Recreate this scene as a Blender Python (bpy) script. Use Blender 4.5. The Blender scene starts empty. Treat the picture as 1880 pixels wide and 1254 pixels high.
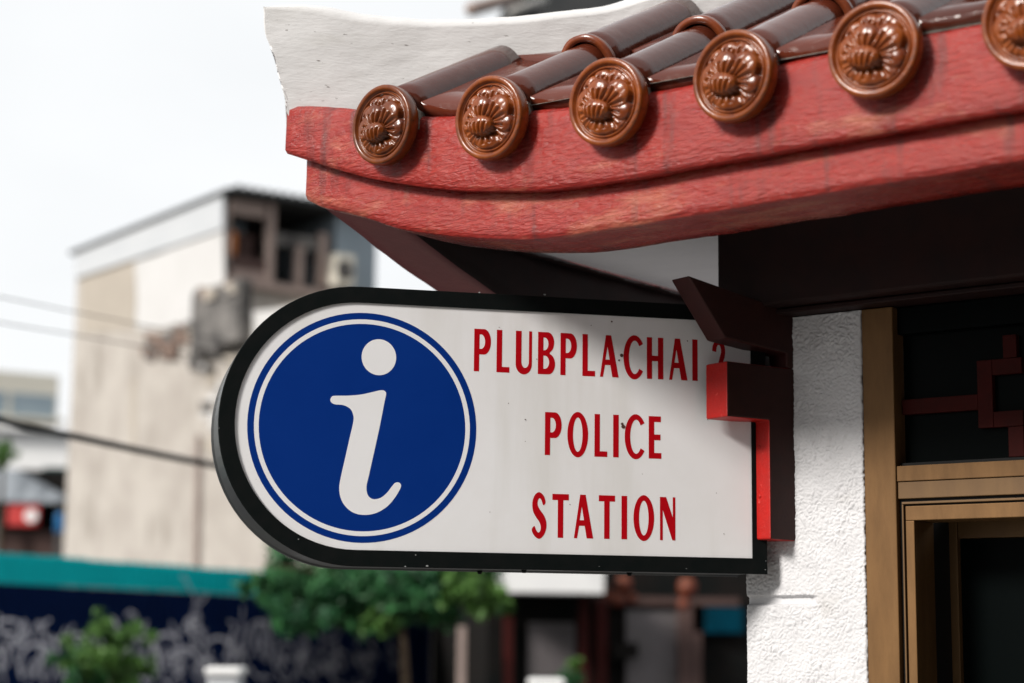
import bpy, bmesh, math, random
from mathutils import Vector, Matrix, noise
random.seed(7)
sc = bpy.context.scene
col = sc.collection
RAD = math.radians

# ------------------------------------------------------------------ camera
FPX = 3400.0                       # focal length in photo pixels (1880 wide)
PITCH = math.atan(538 / 3400); ROLL = 0.011
CAM = Vector((0, 0, 1.6))
FW = Vector((0, math.cos(PITCH), math.sin(PITCH)))
U0 = Vector((0, -math.sin(PITCH), math.cos(PITCH))); R0 = Vector((1, 0, 0))
RT = R0 * math.cos(ROLL) + U0 * math.sin(ROLL)
UP = U0 * math.cos(ROLL) - R0 * math.sin(ROLL)
cam = bpy.data.cameras.new('camera'); camo = bpy.data.objects.new('camera', cam); col.objects.link(camo)
cam.sensor_width = 36; cam.lens = FPX / 1880 * 36
cam.clip_start = 0.05; cam.clip_end = 3000
m = Matrix((RT, UP, -FW)).transposed().to_4x4(); m.translation = CAM
camo.matrix_world = m
cam.dof.use_dof = True; cam.dof.focus_distance = 4.03; cam.dof.aperture_fstop = 1.9
cam.dof.aperture_blades = 9
sc.camera = camo

# ------------------------------------------------------------------ sky and sun
SUN_AZ = RAD(53)      # towards the left of straight-behind-the-camera
SUN_EL = RAD(31)
world = bpy.data.worlds.new('World'); sc.world = world; world.use_nodes = True
nt = world.node_tree; nt.nodes.clear()
wo = nt.nodes.new('ShaderNodeOutputWorld'); bg = nt.nodes.new('ShaderNodeBackground')
sky = nt.nodes.new('ShaderNodeTexSky'); sky.sky_type = 'NISHITA'; sky.sun_disc = False
sky.sun_elevation = SUN_EL; sky.sun_rotation = math.pi + SUN_AZ
sky.air_density = 1.0; sky.dust_density = 3.0
tc = nt.nodes.new('ShaderNodeTexCoord'); mp = nt.nodes.new('ShaderNodeMapping')
mp.inputs['Scale'].default_value = (1.2, 1.2, 3.0)
nz = nt.nodes.new('ShaderNodeTexNoise'); nz.inputs['Scale'].default_value = 2.2; nz.inputs['Detail'].default_value = 5
rp = nt.nodes.new('ShaderNodeValToRGB')
rp.color_ramp.elements[0].position = 0.3; rp.color_ramp.elements[0].color = (9.5, 9.7, 9.85, 1)
rp.color_ramp.elements[1].position = 0.6; rp.color_ramp.elements[1].color = (10.4, 10.55, 10.65, 1)
mx = nt.nodes.new('ShaderNodeMixRGB'); mx.inputs[0].default_value = 0.93
nt.links.new(tc.outputs['Generated'], mp.inputs['Vector']); nt.links.new(mp.outputs[0], nz.inputs['Vector'])
nt.links.new(nz.outputs['Fac'], rp.inputs[0]); nt.links.new(sky.outputs[0], mx.inputs[1]); nt.links.new(rp.outputs[0], mx.inputs[2])
nt.links.new(mx.outputs[0], bg.inputs['Color']); bg.inputs['Strength'].default_value = 0.1
nt.links.new(bg.outputs[0], wo.inputs['Surface'])
sun = bpy.data.lights.new('sun', 'SUN'); sun.energy = 4.9; sun.angle = RAD(13); sun.color = (1, 0.95, 0.89)
suno = bpy.data.objects.new('sun', sun); col.objects.link(suno)
to_sun = Vector((-math.sin(SUN_AZ) * math.cos(SUN_EL), -math.cos(SUN_AZ) * math.cos(SUN_EL), math.sin(SUN_EL)))
suno.rotation_euler = to_sun.to_track_quat('Z', 'Y').to_euler(); suno.location = (0, 0, 30)
vs = sc.view_settings; vs.view_transform = 'Standard'; vs.look = 'None'; vs.gamma = 1; vs.use_curve_mapping = False
vs.exposure = 0.0
sc.render.film_transparent = False
sc.cycles.max_bounces = 6

# ------------------------------------------------------------------ helpers
def ray(x, y): return FW + RT * ((x - 940) / FPX) + UP * ((627 - y) / FPX)
def at(x, y, d): return CAM + ray(x, y) * d
def hit(x, y, p0, n):
    r = ray(x, y); return CAM + r * ((p0 - CAM).dot(n) / r.dot(n))
def hdir(a): a = RAD(a); return Vector((math.cos(a), math.sin(a), 0))
def back(d): return Vector((-d.y, d.x, 0))

def mat(name, c, rough=0.6, metal=0.0, c2=None, nscale=8, namt=1.0, bump=0, bscale=40, bdist=0.004, bdetail=6,
        stretch=(1, 1, 1), spec=0.5, coat=0, c3=None, n3scale=3, n3pos=(0.55, 0.7), rough2=None, bvor=0, pos=(0.35, 0.7), rotz=0, s3=None, c4=None, n4scale=6, n4pos=(.6, .7), tint=0):
    m = bpy.data.materials.new(name); m.use_nodes = True
    t = m.node_tree; b = t.nodes['Principled BSDF']; L = t.links.new
    b.inputs['Base Color'].default_value = (*c, 1); b.inputs['Roughness'].default_value = rough
    b.inputs['Metallic'].default_value = metal; b.inputs['Specular IOR Level'].default_value = spec
    b.inputs['Coat Weight'].default_value = coat; b.inputs['Coat Roughness'].default_value = 0.08
    co = t.nodes.new('ShaderNodeTexCoord'); mpn = t.nodes.new('ShaderNodeMapping'); mpn.inputs['Scale'].default_value = stretch; mpn.vector_type = 'POINT'
    if rotz:
        rt_ = t.nodes.new('ShaderNodeVectorRotate'); rt_.rotation_type = 'Z_AXIS'; rt_.inputs['Angle'].default_value = rotz
        L(co.outputs['Object'], rt_.inputs['Vector']); L(rt_.outputs[0], mpn.inputs['Vector'])
    if not rotz: L(co.outputs['Object'], mpn.inputs['Vector'])
    src = None
    if c2:
        n = t.nodes.new('ShaderNodeTexNoise'); n.inputs['Scale'].default_value = nscale; n.inputs['Detail'].default_value = 8
        n.inputs['Roughness'].default_value = 0.65
        L(mpn.outputs[0], n.inputs['Vector'])
        r = t.nodes.new('ShaderNodeValToRGB'); r.color_ramp.elements[0].position = pos[0]; r.color_ramp.elements[1].position = pos[1]
        r.color_ramp.elements[0].color = (*c, 1); r.color_ramp.elements[1].color = (*c2, 1)
        L(n.outputs['Fac'], r.inputs[0]); src = r.outputs[0]
        if rough2 is not None:
            mr = t.nodes.new('ShaderNodeMapRange'); mr.inputs['From Min'].default_value = pos[0]; mr.inputs['From Max'].default_value = pos[1]
            mr.inputs['To Min'].default_value = rough; mr.inputs['To Max'].default_value = rough2
            L(n.outputs['Fac'], mr.inputs[0]); L(mr.outputs[0], b.inputs['Roughness'])
        if c3:
            n3 = t.nodes.new('ShaderNodeTexNoise'); n3.inputs['Scale'].default_value = n3scale; n3.inputs['Detail'].default_value = 7
            if s3:
                mp3 = t.nodes.new('ShaderNodeMapping'); mp3.inputs['Scale'].default_value = s3
                L(mpn.inputs['Vector'].links[0].from_socket, mp3.inputs['Vector']); L(mp3.outputs[0], n3.inputs['Vector'])
            else: L(mpn.outputs[0], n3.inputs['Vector'])
            r3 = t.nodes.new('ShaderNodeValToRGB'); r3.color_ramp.elements[0].position = n3pos[0]; r3.color_ramp.elements[1].position = n3pos[1]
            L(n3.outputs['Fac'], r3.inputs[0])
            mm = t.nodes.new('ShaderNodeMixRGB'); mm.inputs[2].default_value = (*c3, 1)
            L(r3.outputs[0], mm.inputs[0]); L(src, mm.inputs[1]); src = mm.outputs[0]
        if c4:
            n4 = t.nodes.new('ShaderNodeTexNoise'); n4.inputs['Scale'].default_value = n4scale; n4.inputs['Detail'].default_value = 12; n4.inputs['Roughness'].default_value = .72
            L(mpn.outputs[0], n4.inputs['Vector'])
            r4 = t.nodes.new('ShaderNodeValToRGB'); r4.color_ramp.elements[0].position = n4pos[0]; r4.color_ramp.elements[1].position = n4pos[1]
            L(n4.outputs['Fac'], r4.inputs[0])
            m4 = t.nodes.new('ShaderNodeMixRGB'); m4.inputs[2].default_value = (*c4, 1)
            L(r4.outputs[0], m4.inputs[0]); L(src, m4.inputs[1]); src = m4.outputs[0]
        if tint:
            oi = t.nodes.new('ShaderNodeObjectInfo'); mrt = t.nodes.new('ShaderNodeMapRange'); mrt.inputs['To Min'].default_value = 1 - tint; mrt.inputs['To Max'].default_value = 1 + tint * .6
            hs = t.nodes.new('ShaderNodeHueSaturation'); L(oi.outputs['Random'], mrt.inputs[0]); L(mrt.outputs[0], hs.inputs['Value']); L(src, hs.inputs['Color']); src = hs.outputs[0]
        L(src, b.inputs['Base Color'])
    if bump:
        n2 = t.nodes.new('ShaderNodeTexNoise'); n2.inputs['Scale'].default_value = bscale; n2.inputs['Detail'].default_value = bdetail
        n2.inputs['Roughness'].default_value = 0.6
        L(mpn.outputs[0], n2.inputs['Vector']); h = n2.outputs['Fac']
        if bvor:
            v = t.nodes.new('ShaderNodeTexVoronoi'); v.feature = 'SMOOTH_F1'; v.inputs['Scale'].default_value = bvor
            wv = t.nodes.new('ShaderNodeVectorMath'); wv.operation = 'ADD'
            n5 = t.nodes.new('ShaderNodeTexNoise'); n5.inputs['Scale'].default_value = bvor * 0.6
            sc5 = t.nodes.new('ShaderNodeVectorMath'); sc5.operation = 'SCALE'; sc5.inputs['Scale'].default_value = 1.6 / bvor
            L(mpn.outputs[0], n5.inputs['Vector']); L(n5.outputs['Color'], sc5.inputs[0])
            L(mpn.outputs[0], wv.inputs[0]); L(sc5.outputs[0], wv.inputs[1]); L(wv.outputs[0], v.inputs['Vector'])
            ad = t.nodes.new('ShaderNodeMath'); ad.operation = 'MULTIPLY_ADD'; ad.inputs[1].default_value = -1.1
            L(v.outputs['Distance'], ad.inputs[0]); L(h, ad.inputs[2]); h = ad.outputs[0]
        bp = t.nodes.new('ShaderNodeBump'); bp.inputs['Strength'].default_value = bump; bp.inputs['Distance'].default_value = bdist
        L(h, bp.inputs['Height']); L(bp.outputs[0], b.inputs['Normal'])
    return m

ROOTLOC = {}
def thing(name, loc, label, cat, group=None):
    o = bpy.data.objects.new(name, None); col.objects.link(o); o.location = loc; o.empty_display_size = 0.1
    o['label'] = label; o['category'] = cat
    if group: o['group'] = group
    ROOTLOC[o.name] = Vector(loc)
    return o
def rootloc(p):
    while p is not None:
        if p.name in ROOTLOC: return ROOTLOC[p.name]
        p = p.parent
    return Vector((0, 0, 0))
def mk(name, verts, faces, mt, parent=None, smooth=False, label=None):
    me = bpy.data.meshes.new(name); off = rootloc(parent)
    me.from_pydata([Vector(v) - off for v in verts], [], faces); me.update()
    bm = bmesh.new(); bm.from_mesh(me); bmesh.ops.recalc_face_normals(bm, faces=bm.faces); bm.to_mesh(me); bm.free()
    if smooth:
        for p in me.polygons: p.use_smooth = True
    o = bpy.data.objects.new(name, me); col.objects.link(o)
    if mt: me.materials.append(mt)
    if parent: o.parent = parent
    if label: o['label'] = label
    return o
def structure(o): o['kind'] = 'structure'; return o

class MB:
    def __init__(s): s.v = []; s.f = []
    def add(s, v, f):
        b = len(s.v); s.v += [Vector(x) for x in v]; s.f += [tuple(i + b for i in q) for q in f]
    def box(s, o, ax, ay, az):
        """box with corner o and edge vectors ax, ay, az"""
        o, ax, ay, az = Vector(o), Vector(ax), Vector(ay), Vector(az)
        s.add([o, o+ax, o+ax+ay, o+ay, o+az, o+ax+az, o+ax+ay+az, o+ay+az],
              [(0,1,2,3),(4,5,6,7),(0,1,5,4),(1,2,6,5),(2,3,7,6),(3,0,4,7)])
    def prism(s, pts, ext):
        n = len(pts); ext = Vector(ext)
        s.add([Vector(p) for p in pts] + [Vector(p) + ext for p in pts],
              [tuple(range(n)), tuple(range(2*n-1, n-1, -1))] + [(i, (i+1) % n, n+(i+1) % n, n+i) for i in range(n)])
    def tube(s, pts, r, n=10, caps=True):
        pts = [Vector(p) for p in pts]; rs = r if isinstance(r, (list, tuple)) else [r] * len(pts); b = len(s.v)
        for i, p in enumerate(pts):
            d = (pts[min(i+1, len(pts)-1)] - pts[max(i-1, 0)]).normalized()
            u = d.cross(Vector((0, 0, 1)));
            if u.length < 0.05: u = d.cross(Vector((1, 0, 0)))
            u.normalize(); w = u.cross(d)
            for k in range(n):
                a = 2 * math.pi * k / n; s.v.append(p + (u * math.cos(a) + w * math.sin(a)) * rs[i])
        for i in range(len(pts) - 1):
            for k in range(n): s.f.append((b+i*n+k, b+i*n+(k+1) % n, b+(i+1)*n+(k+1) % n, b+(i+1)*n+k))
        if caps:
            s.f.append(tuple(b+k for k in range(n))[::-1]); s.f.append(tuple(b+(len(pts)-1)*n+k for k in range(n)))
    def build(s, name, mt, parent=None, smooth=False, bevel=0, seg=2, label=None):
        o = mk(name, s.v, s.f, mt, parent, smooth, label)
        if bevel:
            md = o.modifiers.new('bevel', 'BEVEL'); md.width = bevel; md.segments = seg; md.limit_method = 'ANGLE'
            md.harden_normals = False
        return o

def spl(pts, x):
    """smooth 1-D interpolation through sorted (x, y) points, monotone-ish Catmull-Rom, linear past the ends"""
    n = len(pts)
    if x <= pts[0][0]:
        (a, b), (c, d) = pts[0], pts[1]; return b + (x - a) * (d - b) / (c - a)
    if x >= pts[-1][0]: return pts[-1][1]
    for i in range(n - 1):
        if x <= pts[i+1][0]:
            x0, y0 = pts[i]; x1, y1 = pts[i+1]; h = x1 - x0; t = (x - x0) / h
            def sl(j):
                j0 = max(j-1, 0); j1 = min(j+1, n-1); return (pts[j1][1]-pts[j0][1])/(pts[j1][0]-pts[j0][0])
            m0, m1 = sl(i) * h, sl(i+1) * h
            return (2*t**3-3*t**2+1)*y0 + (t**3-2*t**2+t)*m0 + (-2*t**3+3*t**2)*y1 + (t**3-t**2)*m1
def catmull(P, n=6, closed=True):
    out = []; N = len(P)
    for i in range(N if closed else N - 1):
        p0, p1, p2, p3 = (P[(i-1) % N], P[i], P[(i+1) % N], P[(i+2) % N]) if closed else (P[max(i-1, 0)], P[i], P[i+1], P[min(i+2, N-1)])
        for k in range(n):
            t = k / n
            out.append(tuple(0.5*((2*b)+(-a+c)*t+(2*a-5*b+4*c-d)*t*t+(-a+3*b-3*c+d)*t**3) for a, b, c, d in zip(p0, p1, p2, p3)))
    if not closed: out.append(tuple(P[-1]))
    return out

# ------------------------------------------------------------------ materials
M = {}
for key, p4 in (('red', (.57, .73)), ('red_worn', (.50, .68))):
    M[key] = mat(key + '_paint', (0.24, 0.011, 0.007), 0.18, c2=(0.32, 0.022, 0.013), nscale=40, bump=.9, bscale=120, bdist=0.007, bdetail=10, stretch=(.33, 1, 1.1), rotz=RAD(38), spec=.42, rough2=.34,
                 c3=(0.085, 0.018, 0.016), n3scale=24, n3pos=(0.57, 0.76), s3=(1, .2, .14), c4=(.42, .13, .075), n4scale=11, n4pos=p4)
M['stained'] = mat('dark_timber_shade', (0.020, 0.006, 0.005), 0.6, c2=(0.012, 0.005, 0.005), nscale=12, spec=.2)  # dark timber; stands for shade on the side beam's inner face
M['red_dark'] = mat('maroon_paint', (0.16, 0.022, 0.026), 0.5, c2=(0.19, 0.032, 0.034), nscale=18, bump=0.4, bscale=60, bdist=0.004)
M['red_bracket'] = mat('bracket_red_paint', (0.40, 0.009, 0.006), 0.42, c2=(0.33, 0.012, 0.009), nscale=40, bump=0.5, bscale=140, bdist=0.003, spec=.22, c3=(.5, .05, .04), n3scale=70, n3pos=(.66, .74))
M['white_ridge'] = mat('white_plaster', (0.66, 0.655, 0.655), 0.75, c2=(0.60, 0.595, 0.59), nscale=7, bump=0.38, bscale=100, bdist=0.003, stretch=(.5, .5, 1.6), c3=(0.14, 0.12, 0.11), n3scale=80, n3pos=(.70, .74), c4=(.50, .49, .47), n4scale=4, n4pos=(.55, .75))
M['white_soffit'] = mat('white_soffit_paint', (0.66, 0.65, 0.68), 0.8, c2=(0.6, 0.59, 0.62), nscale=6, bump=0.2, bscale=30)
M['stucco'] = mat('white_stucco', (0.60, 0.60, 0.615), 0.65, c2=(0.53, 0.53, 0.545), nscale=20, bump=0.35, bscale=160, bdist=0.003, c4=(.42, .41, .40), n4scale=7, n4pos=(.60, .78))
M['glaze'] = mat('amber_glaze', (0.23, 0.054, 0.006), 0.24, c2=(0.10, 0.019, 0.006), nscale=26, bump=0.25, bscale=60, bdist=0.003, spec=.42, c4=(.05, .02, .012), n4scale=18, n4pos=(.60, .70), tint=.3)
M['tile'] = mat('maroon_glazed_tile', (0.085, 0.018, 0.009), 0.07, c2=(0.11, 0.042, 0.030), nscale=20, bump=0.25, bscale=30, bdist=0.004,
                rough2=0.3, pos=(0.55, 0.72), tint=.35, c4=(.12, .08, .065), n4scale=14, n4pos=(.66, .76))
M['tile_edge'] = mat('tile_rim_glaze', (0.2, 0.045, 0.012), 0.25, c2=(0.13, 0.035, 0.02), nscale=30)
M['mortar'] = mat('grey_mortar', (0.30, 0.30, 0.27), 0.9, c2=(0.12, 0.12, 0.10), nscale=60, bump=0.6, bscale=120)
M['black'] = mat('black_metal', (0.003, 0.005, 0.005), 0.55, c2=(0.006, 0.007, 0.007), nscale=30, spec=0.1)
M['rim'] = mat('dark_grey_metal', (0.022, 0.026, 0.028), 0.35, c2=(0.035, 0.037, 0.038), nscale=14, spec=0.5, stretch=(1, 1, 1))
M['panel'] = mat('white_acrylic', (0.83, 0.83, 0.845), 0.32, c2=(0.79, 0.785, 0.79), nscale=5, spec=0.4, c3=(.70, .69, .67), n3scale=11, n3pos=(.52, .8), s3=(1, 1, .12))
M['blue'] = mat('blue_film', (0.001, 0.026, 0.19), 0.4, c2=(0.002, 0.030, 0.205), nscale=4, spec=0.12)
M['film_white'] = mat('white_film', (0.82, 0.82, 0.835), 0.35, c2=(0.79, 0.79, 0.80), nscale=5, spec=0.35)
M['letter'] = mat('red_film', (0.44, 0.002, 0.007), 0.45, c2=(0.40, 0.003, 0.008), nscale=9, spec=0.08)
M['grime'] = mat('brown_grime', (0.07, 0.03, 0.02), 0.9)
M['bronze'] = mat('bronze_anodised', (0.17, 0.090, 0.034), 0.5, metal=0.35, c2=(0.11, 0.057, 0.021), nscale=9, stretch=(2, 2, 0.5), bump=0.08, bscale=50, spec=0.25)
M['bronze2'] = mat('bronze_brown', (0.14, 0.078, 0.030), 0.5, metal=0.3, c2=(0.11, 0.06, 0.024), nscale=9, stretch=(2, 2, 0.5), spec=0.4)
M['gasket'] = mat('black_rubber', (0.01, 0.01, 0.01), 0.7, spec=0.2)
M['dark_glass'] = mat('tinted_glass', (0.002, 0.003, 0.003), 0.3, spec=0.02)
M['inside'] = mat('dark_interior', (0.02, 0.018, 0.016), 0.9)

# ================================================================== ground
ASPH = mat('asphalt', (0.045, 0.045, 0.047), 0.95, spec=0.1, c2=(0.06, 0.06, 0.06), nscale=4, bump=0.4, bscale=80)
PAVE = mat('paving', (0.16, 0.15, 0.14), 0.85, c2=(0.21, 0.2, 0.19), nscale=5)
structure(mk('street_ground', [(-400, -300, 0), (400, -300, 0), (400, 700, 0), (-400, 700, 0)], [(0, 1, 2, 3)], ASPH))

PVM = mat('bounce_concrete', (0.30, 0.29, 0.27), 0.85, c2=(0.25, 0.24, 0.225), nscale=3, bump=.2, bscale=40)
mbv = MB(); mbv.box((-3.2, -2.2, .0), (9.5, 0, 0), (0, 9.5, 0), (0, 0, .12)); structure(mbv.build('bounce_pavement', PVM, None, bevel=.02))  # unseen slab added to bounce light up under the eave
# ================================================================== the booth: key directions
EV = hdir(-38); BK = back(EV)                 # along the front eave to the right; into the building
D0 = at(703, 226, 4.02)                       # centre of the leftmost tile cap
def EB(e, b, z): p = D0 + EV * e + BK * b; return Vector((p.x, p.y, z))
P0 = at(1409, 900, 4.21)                      # a point on the front wall face
def WP(w, d, z): p = P0 + EV * w + BK * d; return Vector((p.x, p.y, z))   # wall coordinates: along, into, up
booth = thing('police_booth', WP(0.25, 0.2, 0), 'small white booth with red eave, round flower tile caps and bronze door', 'building')
def jit(p, s, a): return Vector(p) + noise.noise_vector(Vector(p) * s) * a

# ---- front and side eave boards: one closed profile swept along the eave
UT = [(-.346, 2.806), (-.22, 2.782), (-.133, 2.762), (.092, 2.708), (.381, 2.673), (.676, 2.663), (.975, 2.667), (2.4, 2.667)]
UB = [(-.346, 2.691), (-.202, 2.634), (-.063, 2.588), (.12, 2.542), (.271, 2.515), (.404, 2.499), (.56, 2.493), (.8, 2.494), (1.2, 2.497), (2.4, 2.499)]
LB = [(-.312, 2.582), (-.262, 2.558), (-.136, 2.518), (-.027, 2.477), (.081, 2.450), (.205, 2.427), (.378, 2.406), (.561, 2.405), (.9, 2.409), (1.4, 2.415), (2.4, 2.415)]
def sweep(fn, prof, e0, e1, n):
    """prof(e) -> list of (b, z); fn(e, b, z) -> world"""
    v = []; f = []; k = None
    for i in range(n + 1):
        e = e0 + (e1 - e0) * (i / n); P = prof(e); k = len(P)
        v += [jit(jit(fn(e, b, z), 9, 0.0022), 60, 0.0010) for b, z in P]
    for i in range(n):
        for j in range(k): f.append((i*k+j, i*k+(j+1) % k, (i+1)*k+(j+1) % k, (i+1)*k+j))
    f.append(tuple(range(k))); f.append(tuple(n*k+j for j in range(k)))
    return v, f
def sub(P, n=5):
    out = []
    for i in range(len(P)):
        a, b = P[i], P[(i+1) % len(P)]
        for k in range(n): out.append((a[0]+(b[0]-a[0])*k/n, a[1]+(b[1]-a[1])*k/n))
    return out
def prof_upper(e):
    t, b = spl(UT, e), spl(UB, e)
    return sub([(.064, t), (.051, t-.012), (.050, b+.008), (.057, b), (.12, b+.004), (.12, t)], 4)
def prof_lower(e):
    t, b = spl(UB, e) + .01, spl(LB, e)
    return sub([(.085, t), (.085, b+.012), (.092, b+.002), (.10, b), (.27, b+.002), (.27, t)], 4)
v, f = sweep(EB, prof_upper, -.346, 4.5, 240); mk('fascia_board', v, f, M['red'], booth, True)  # eave run on out of view to cut light from the right
v, f = sweep(EB, prof_lower, -.312, 4.5, 240); mk('fascia_beam', v, f, M['red_worn'], booth, True)
# the side eave runs back from the same corner with the same upswept line
CE = -.346; CB = .05
def SD(e, b, z):   # e measured back from the corner, b into the roof
    p = D0 + EV * (CE - .05 + b) + BK * (CB + (e + .346) + .0); return Vector((p.x, p.y, z))
LBS = [(-.312, 2.592), (-.255, 2.572), (-.074, 2.508), (.128, 2.444), (.30, 2.402), (.5, 2.388), (2.4, 2.388)]
def prof_side_lower(e):
    t, b = spl(UB, e) + .06, spl(LBS, e)
    return sub([(.085, t), (.085, b+.012), (.095, b), (.235, b+.004), (.24, t)], 4)
v, f = sweep(SD, prof_upper, -.24, 2.3, 90); mk('fascia_board', v, f, M['red'], booth, True)
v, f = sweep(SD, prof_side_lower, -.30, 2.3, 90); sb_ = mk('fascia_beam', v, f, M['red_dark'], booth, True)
sb_.data.materials.append(M['stained'])  # inner face near-black: shade under the eave put into its colour
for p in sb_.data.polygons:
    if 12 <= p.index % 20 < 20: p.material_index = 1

# ---- soffit with an uneven painted edge along the side beam
ZS = 2.545
mb = MB(); N = 40; row = []
for i in range(N + 1):
    b = .16 + 1.5 * i / N
    row.append(b)
mb.prism([EB(-.12, .2, ZS), EB(4.5, .2, ZS), EB(4.5, 1.6, ZS), EB(-.12, 1.6, ZS)], (0, 0, .03))
mb.build('soffit', M['white_soffit'], booth)
# ragged maroon overpaint band on the soffit beside the side beam, darkened to carry the shade
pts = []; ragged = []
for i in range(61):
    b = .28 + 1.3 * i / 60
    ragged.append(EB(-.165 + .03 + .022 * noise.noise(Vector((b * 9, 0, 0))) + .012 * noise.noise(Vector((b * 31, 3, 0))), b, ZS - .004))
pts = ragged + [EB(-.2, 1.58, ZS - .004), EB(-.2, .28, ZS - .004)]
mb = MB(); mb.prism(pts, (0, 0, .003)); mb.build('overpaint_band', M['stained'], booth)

# ---- hip ridge (white plaster wing over the corner)
HD = hdir(7); HB = back(HD)
T0 = hit(530, 190, D0 + BK * .05, BK)
def HP(h, d, z): p = T0 + HD * h + HB * d; return Vector((p.x, p.y, z))
HT = [(-.066, 3.038), (.04, 3.036), (.146, 3.02), (.2, 3.015), (.318, 3.013), (.544, 3.032), (.727, 3.067), (.793, 3.085), (1.1, 3.20), (1.7, 3.47)]
def left_edge(z):
    return spl([(2.70, .012), (2.808, .0), (2.86, -.018), (2.91, -.034), (2.975, -.060), (3.038, -.066)], z)
v = []; f = []; NX, NZ = 90, 34
for i in range(NX + 1):
    for j in range(NZ + 1):
        s_ = i / NX; tt = j / NZ
        h0 = -.066 + s_ * 1.7; zt = spl(HT, h0); zb = 2.79 - .05 * min(1, max(0, (h0 + .03) / .12)) + max(0, h0 - .1) * .34
        z = zb + (zt - zb) * tt
        h = left_edge(min(z, 3.038)) + (h0 + .066) * (1.7 + .0) / 1.7 if s_ < .08 else h0
        if s_ < .08: h = left_edge(min(z, 3.038)) * (1 - s_ / .08) + h0 * (s_ / .08)
        p = HP(h, 0, z); p = jit(jit(p, 7, .004), 50, .0012); v.append(p)
for i in range(NX):
    for j in range(NZ):
        a = i * (NZ + 1) + j; f.append((a, a + 1, a + NZ + 2, a + NZ + 1))
base = len(v); NV = (NX + 1) * (NZ + 1)
# back face and edges: rounded crown a little higher at the back
bk = []
for i in range(NX + 1):
    s_ = i / NX; h0 = -.066 + s_ * 1.7; zt = spl(HT, h0)
    lift = .012 + .028 * min(1, max(0, (h0 + .03) / .12))
    top = v[i * (NZ + 1) + NZ]
    bk.append((top + HB * .02 + Vector((0, 0, lift * .55)) + HD * (.02 if i == 0 else 0), top + HB * .09 + Vector((0, 0, lift + .004)) + HD * (.10 if i == 0 else (.03 if i < 4 else 0)) , v[i * (NZ + 1)] + HB * .11 + HD * (.12 if i == 0 else 0)))
for t3 in bk: v += list(t3)
for i in range(NX):
    a = i * (NZ + 1) + NZ; c = (i + 1) * (NZ + 1) + NZ; b0 = NV + i * 3; b1 = NV + (i + 1) * 3
    f += [(a, c, b1, b0), (b0, b1, b1 + 1, b0 + 1), (b0 + 1, b1 + 1, b1 + 2, b0 + 2)]
eb_ = len(v)
for j in range(NZ + 1): v.append(v[j] + HB * .10 + HD * .13)
for j in range(NZ): f.append((j, j + 1, eb_ + j + 1, eb_ + j))
f.append((NZ, NV, NV + 1, eb_ + NZ))
mk('hip_ridge', v, f, M['white_ridge'], booth, True)

# ---- roof deck, pan tiles, barrel tiles, round caps
SL = .54
roof = MB(); roof.add([EB(-.30, .06, 2.70), EB(4.5, .06, 2.60), EB(4.5, 1.5, 2.60 + SL * 1.44), EB(1.0, 1.5, 2.63 + SL * 1.44), EB(.0, .40, 2.66 + SL * .34)],
                      [(0, 1, 2, 3, 4)])
roofo = roof.build('roof', M['mortar'], booth)
CAPS = [(0.0, 2.694), (.298, 2.660), (.594, 2.643), (.885, 2.644), (1.177, 2.640), (1.471, 2.638), (1.766, 2.638), (2.06, 2.638)]

def half_tube(fn, r0, r1, L, thick=.009, n=16, m_=8):
    """open barrel tile: outer and inner shells with a thick lip; axis along local +y"""
    v = []; f = []
    for j in range(m_ + 1):
        t = j / m_; r = r0 + (r1 - r0) * t
        for sh in (0, thick):
            for k in range(n + 1):
                a = -0.12 * math.pi + 1.24 * math.pi * k / n
                v.append(fn((r - sh) * math.cos(a), L * t, (r - sh) * math.sin(a)))
    s2 = n + 1; st = 2 * s2
    for j in range(m_):
        for sh in (0, 1):
            for k in range(n):
                a = j * st + sh * s2 + k; f.append((a, a + 1, a + 1 + st, a + st))
        for k in (0, n): f.append((j*st+k, j*st+s2+k, (j+1)*st+s2+k, (j+1)*st+k))
    for k in range(n): f.append((k, k + 1, s2 + k + 1, s2 + k)); f.append((m_*st+k, m_*st+k+1, m_*st+s2+k+1, m_*st+s2+k))
    return v, f
sl = math.atan(SL); cs, sn = math.cos(sl), math.sin(sl)
def tile_fn(e0, b0, z0):
    def fn(x, y, z):
        p = EB(e0 + x, b0 + y * cs - z * sn, z0 + y * sn + z * cs); return jit(p, 25, .0012)
    return fn
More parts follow.
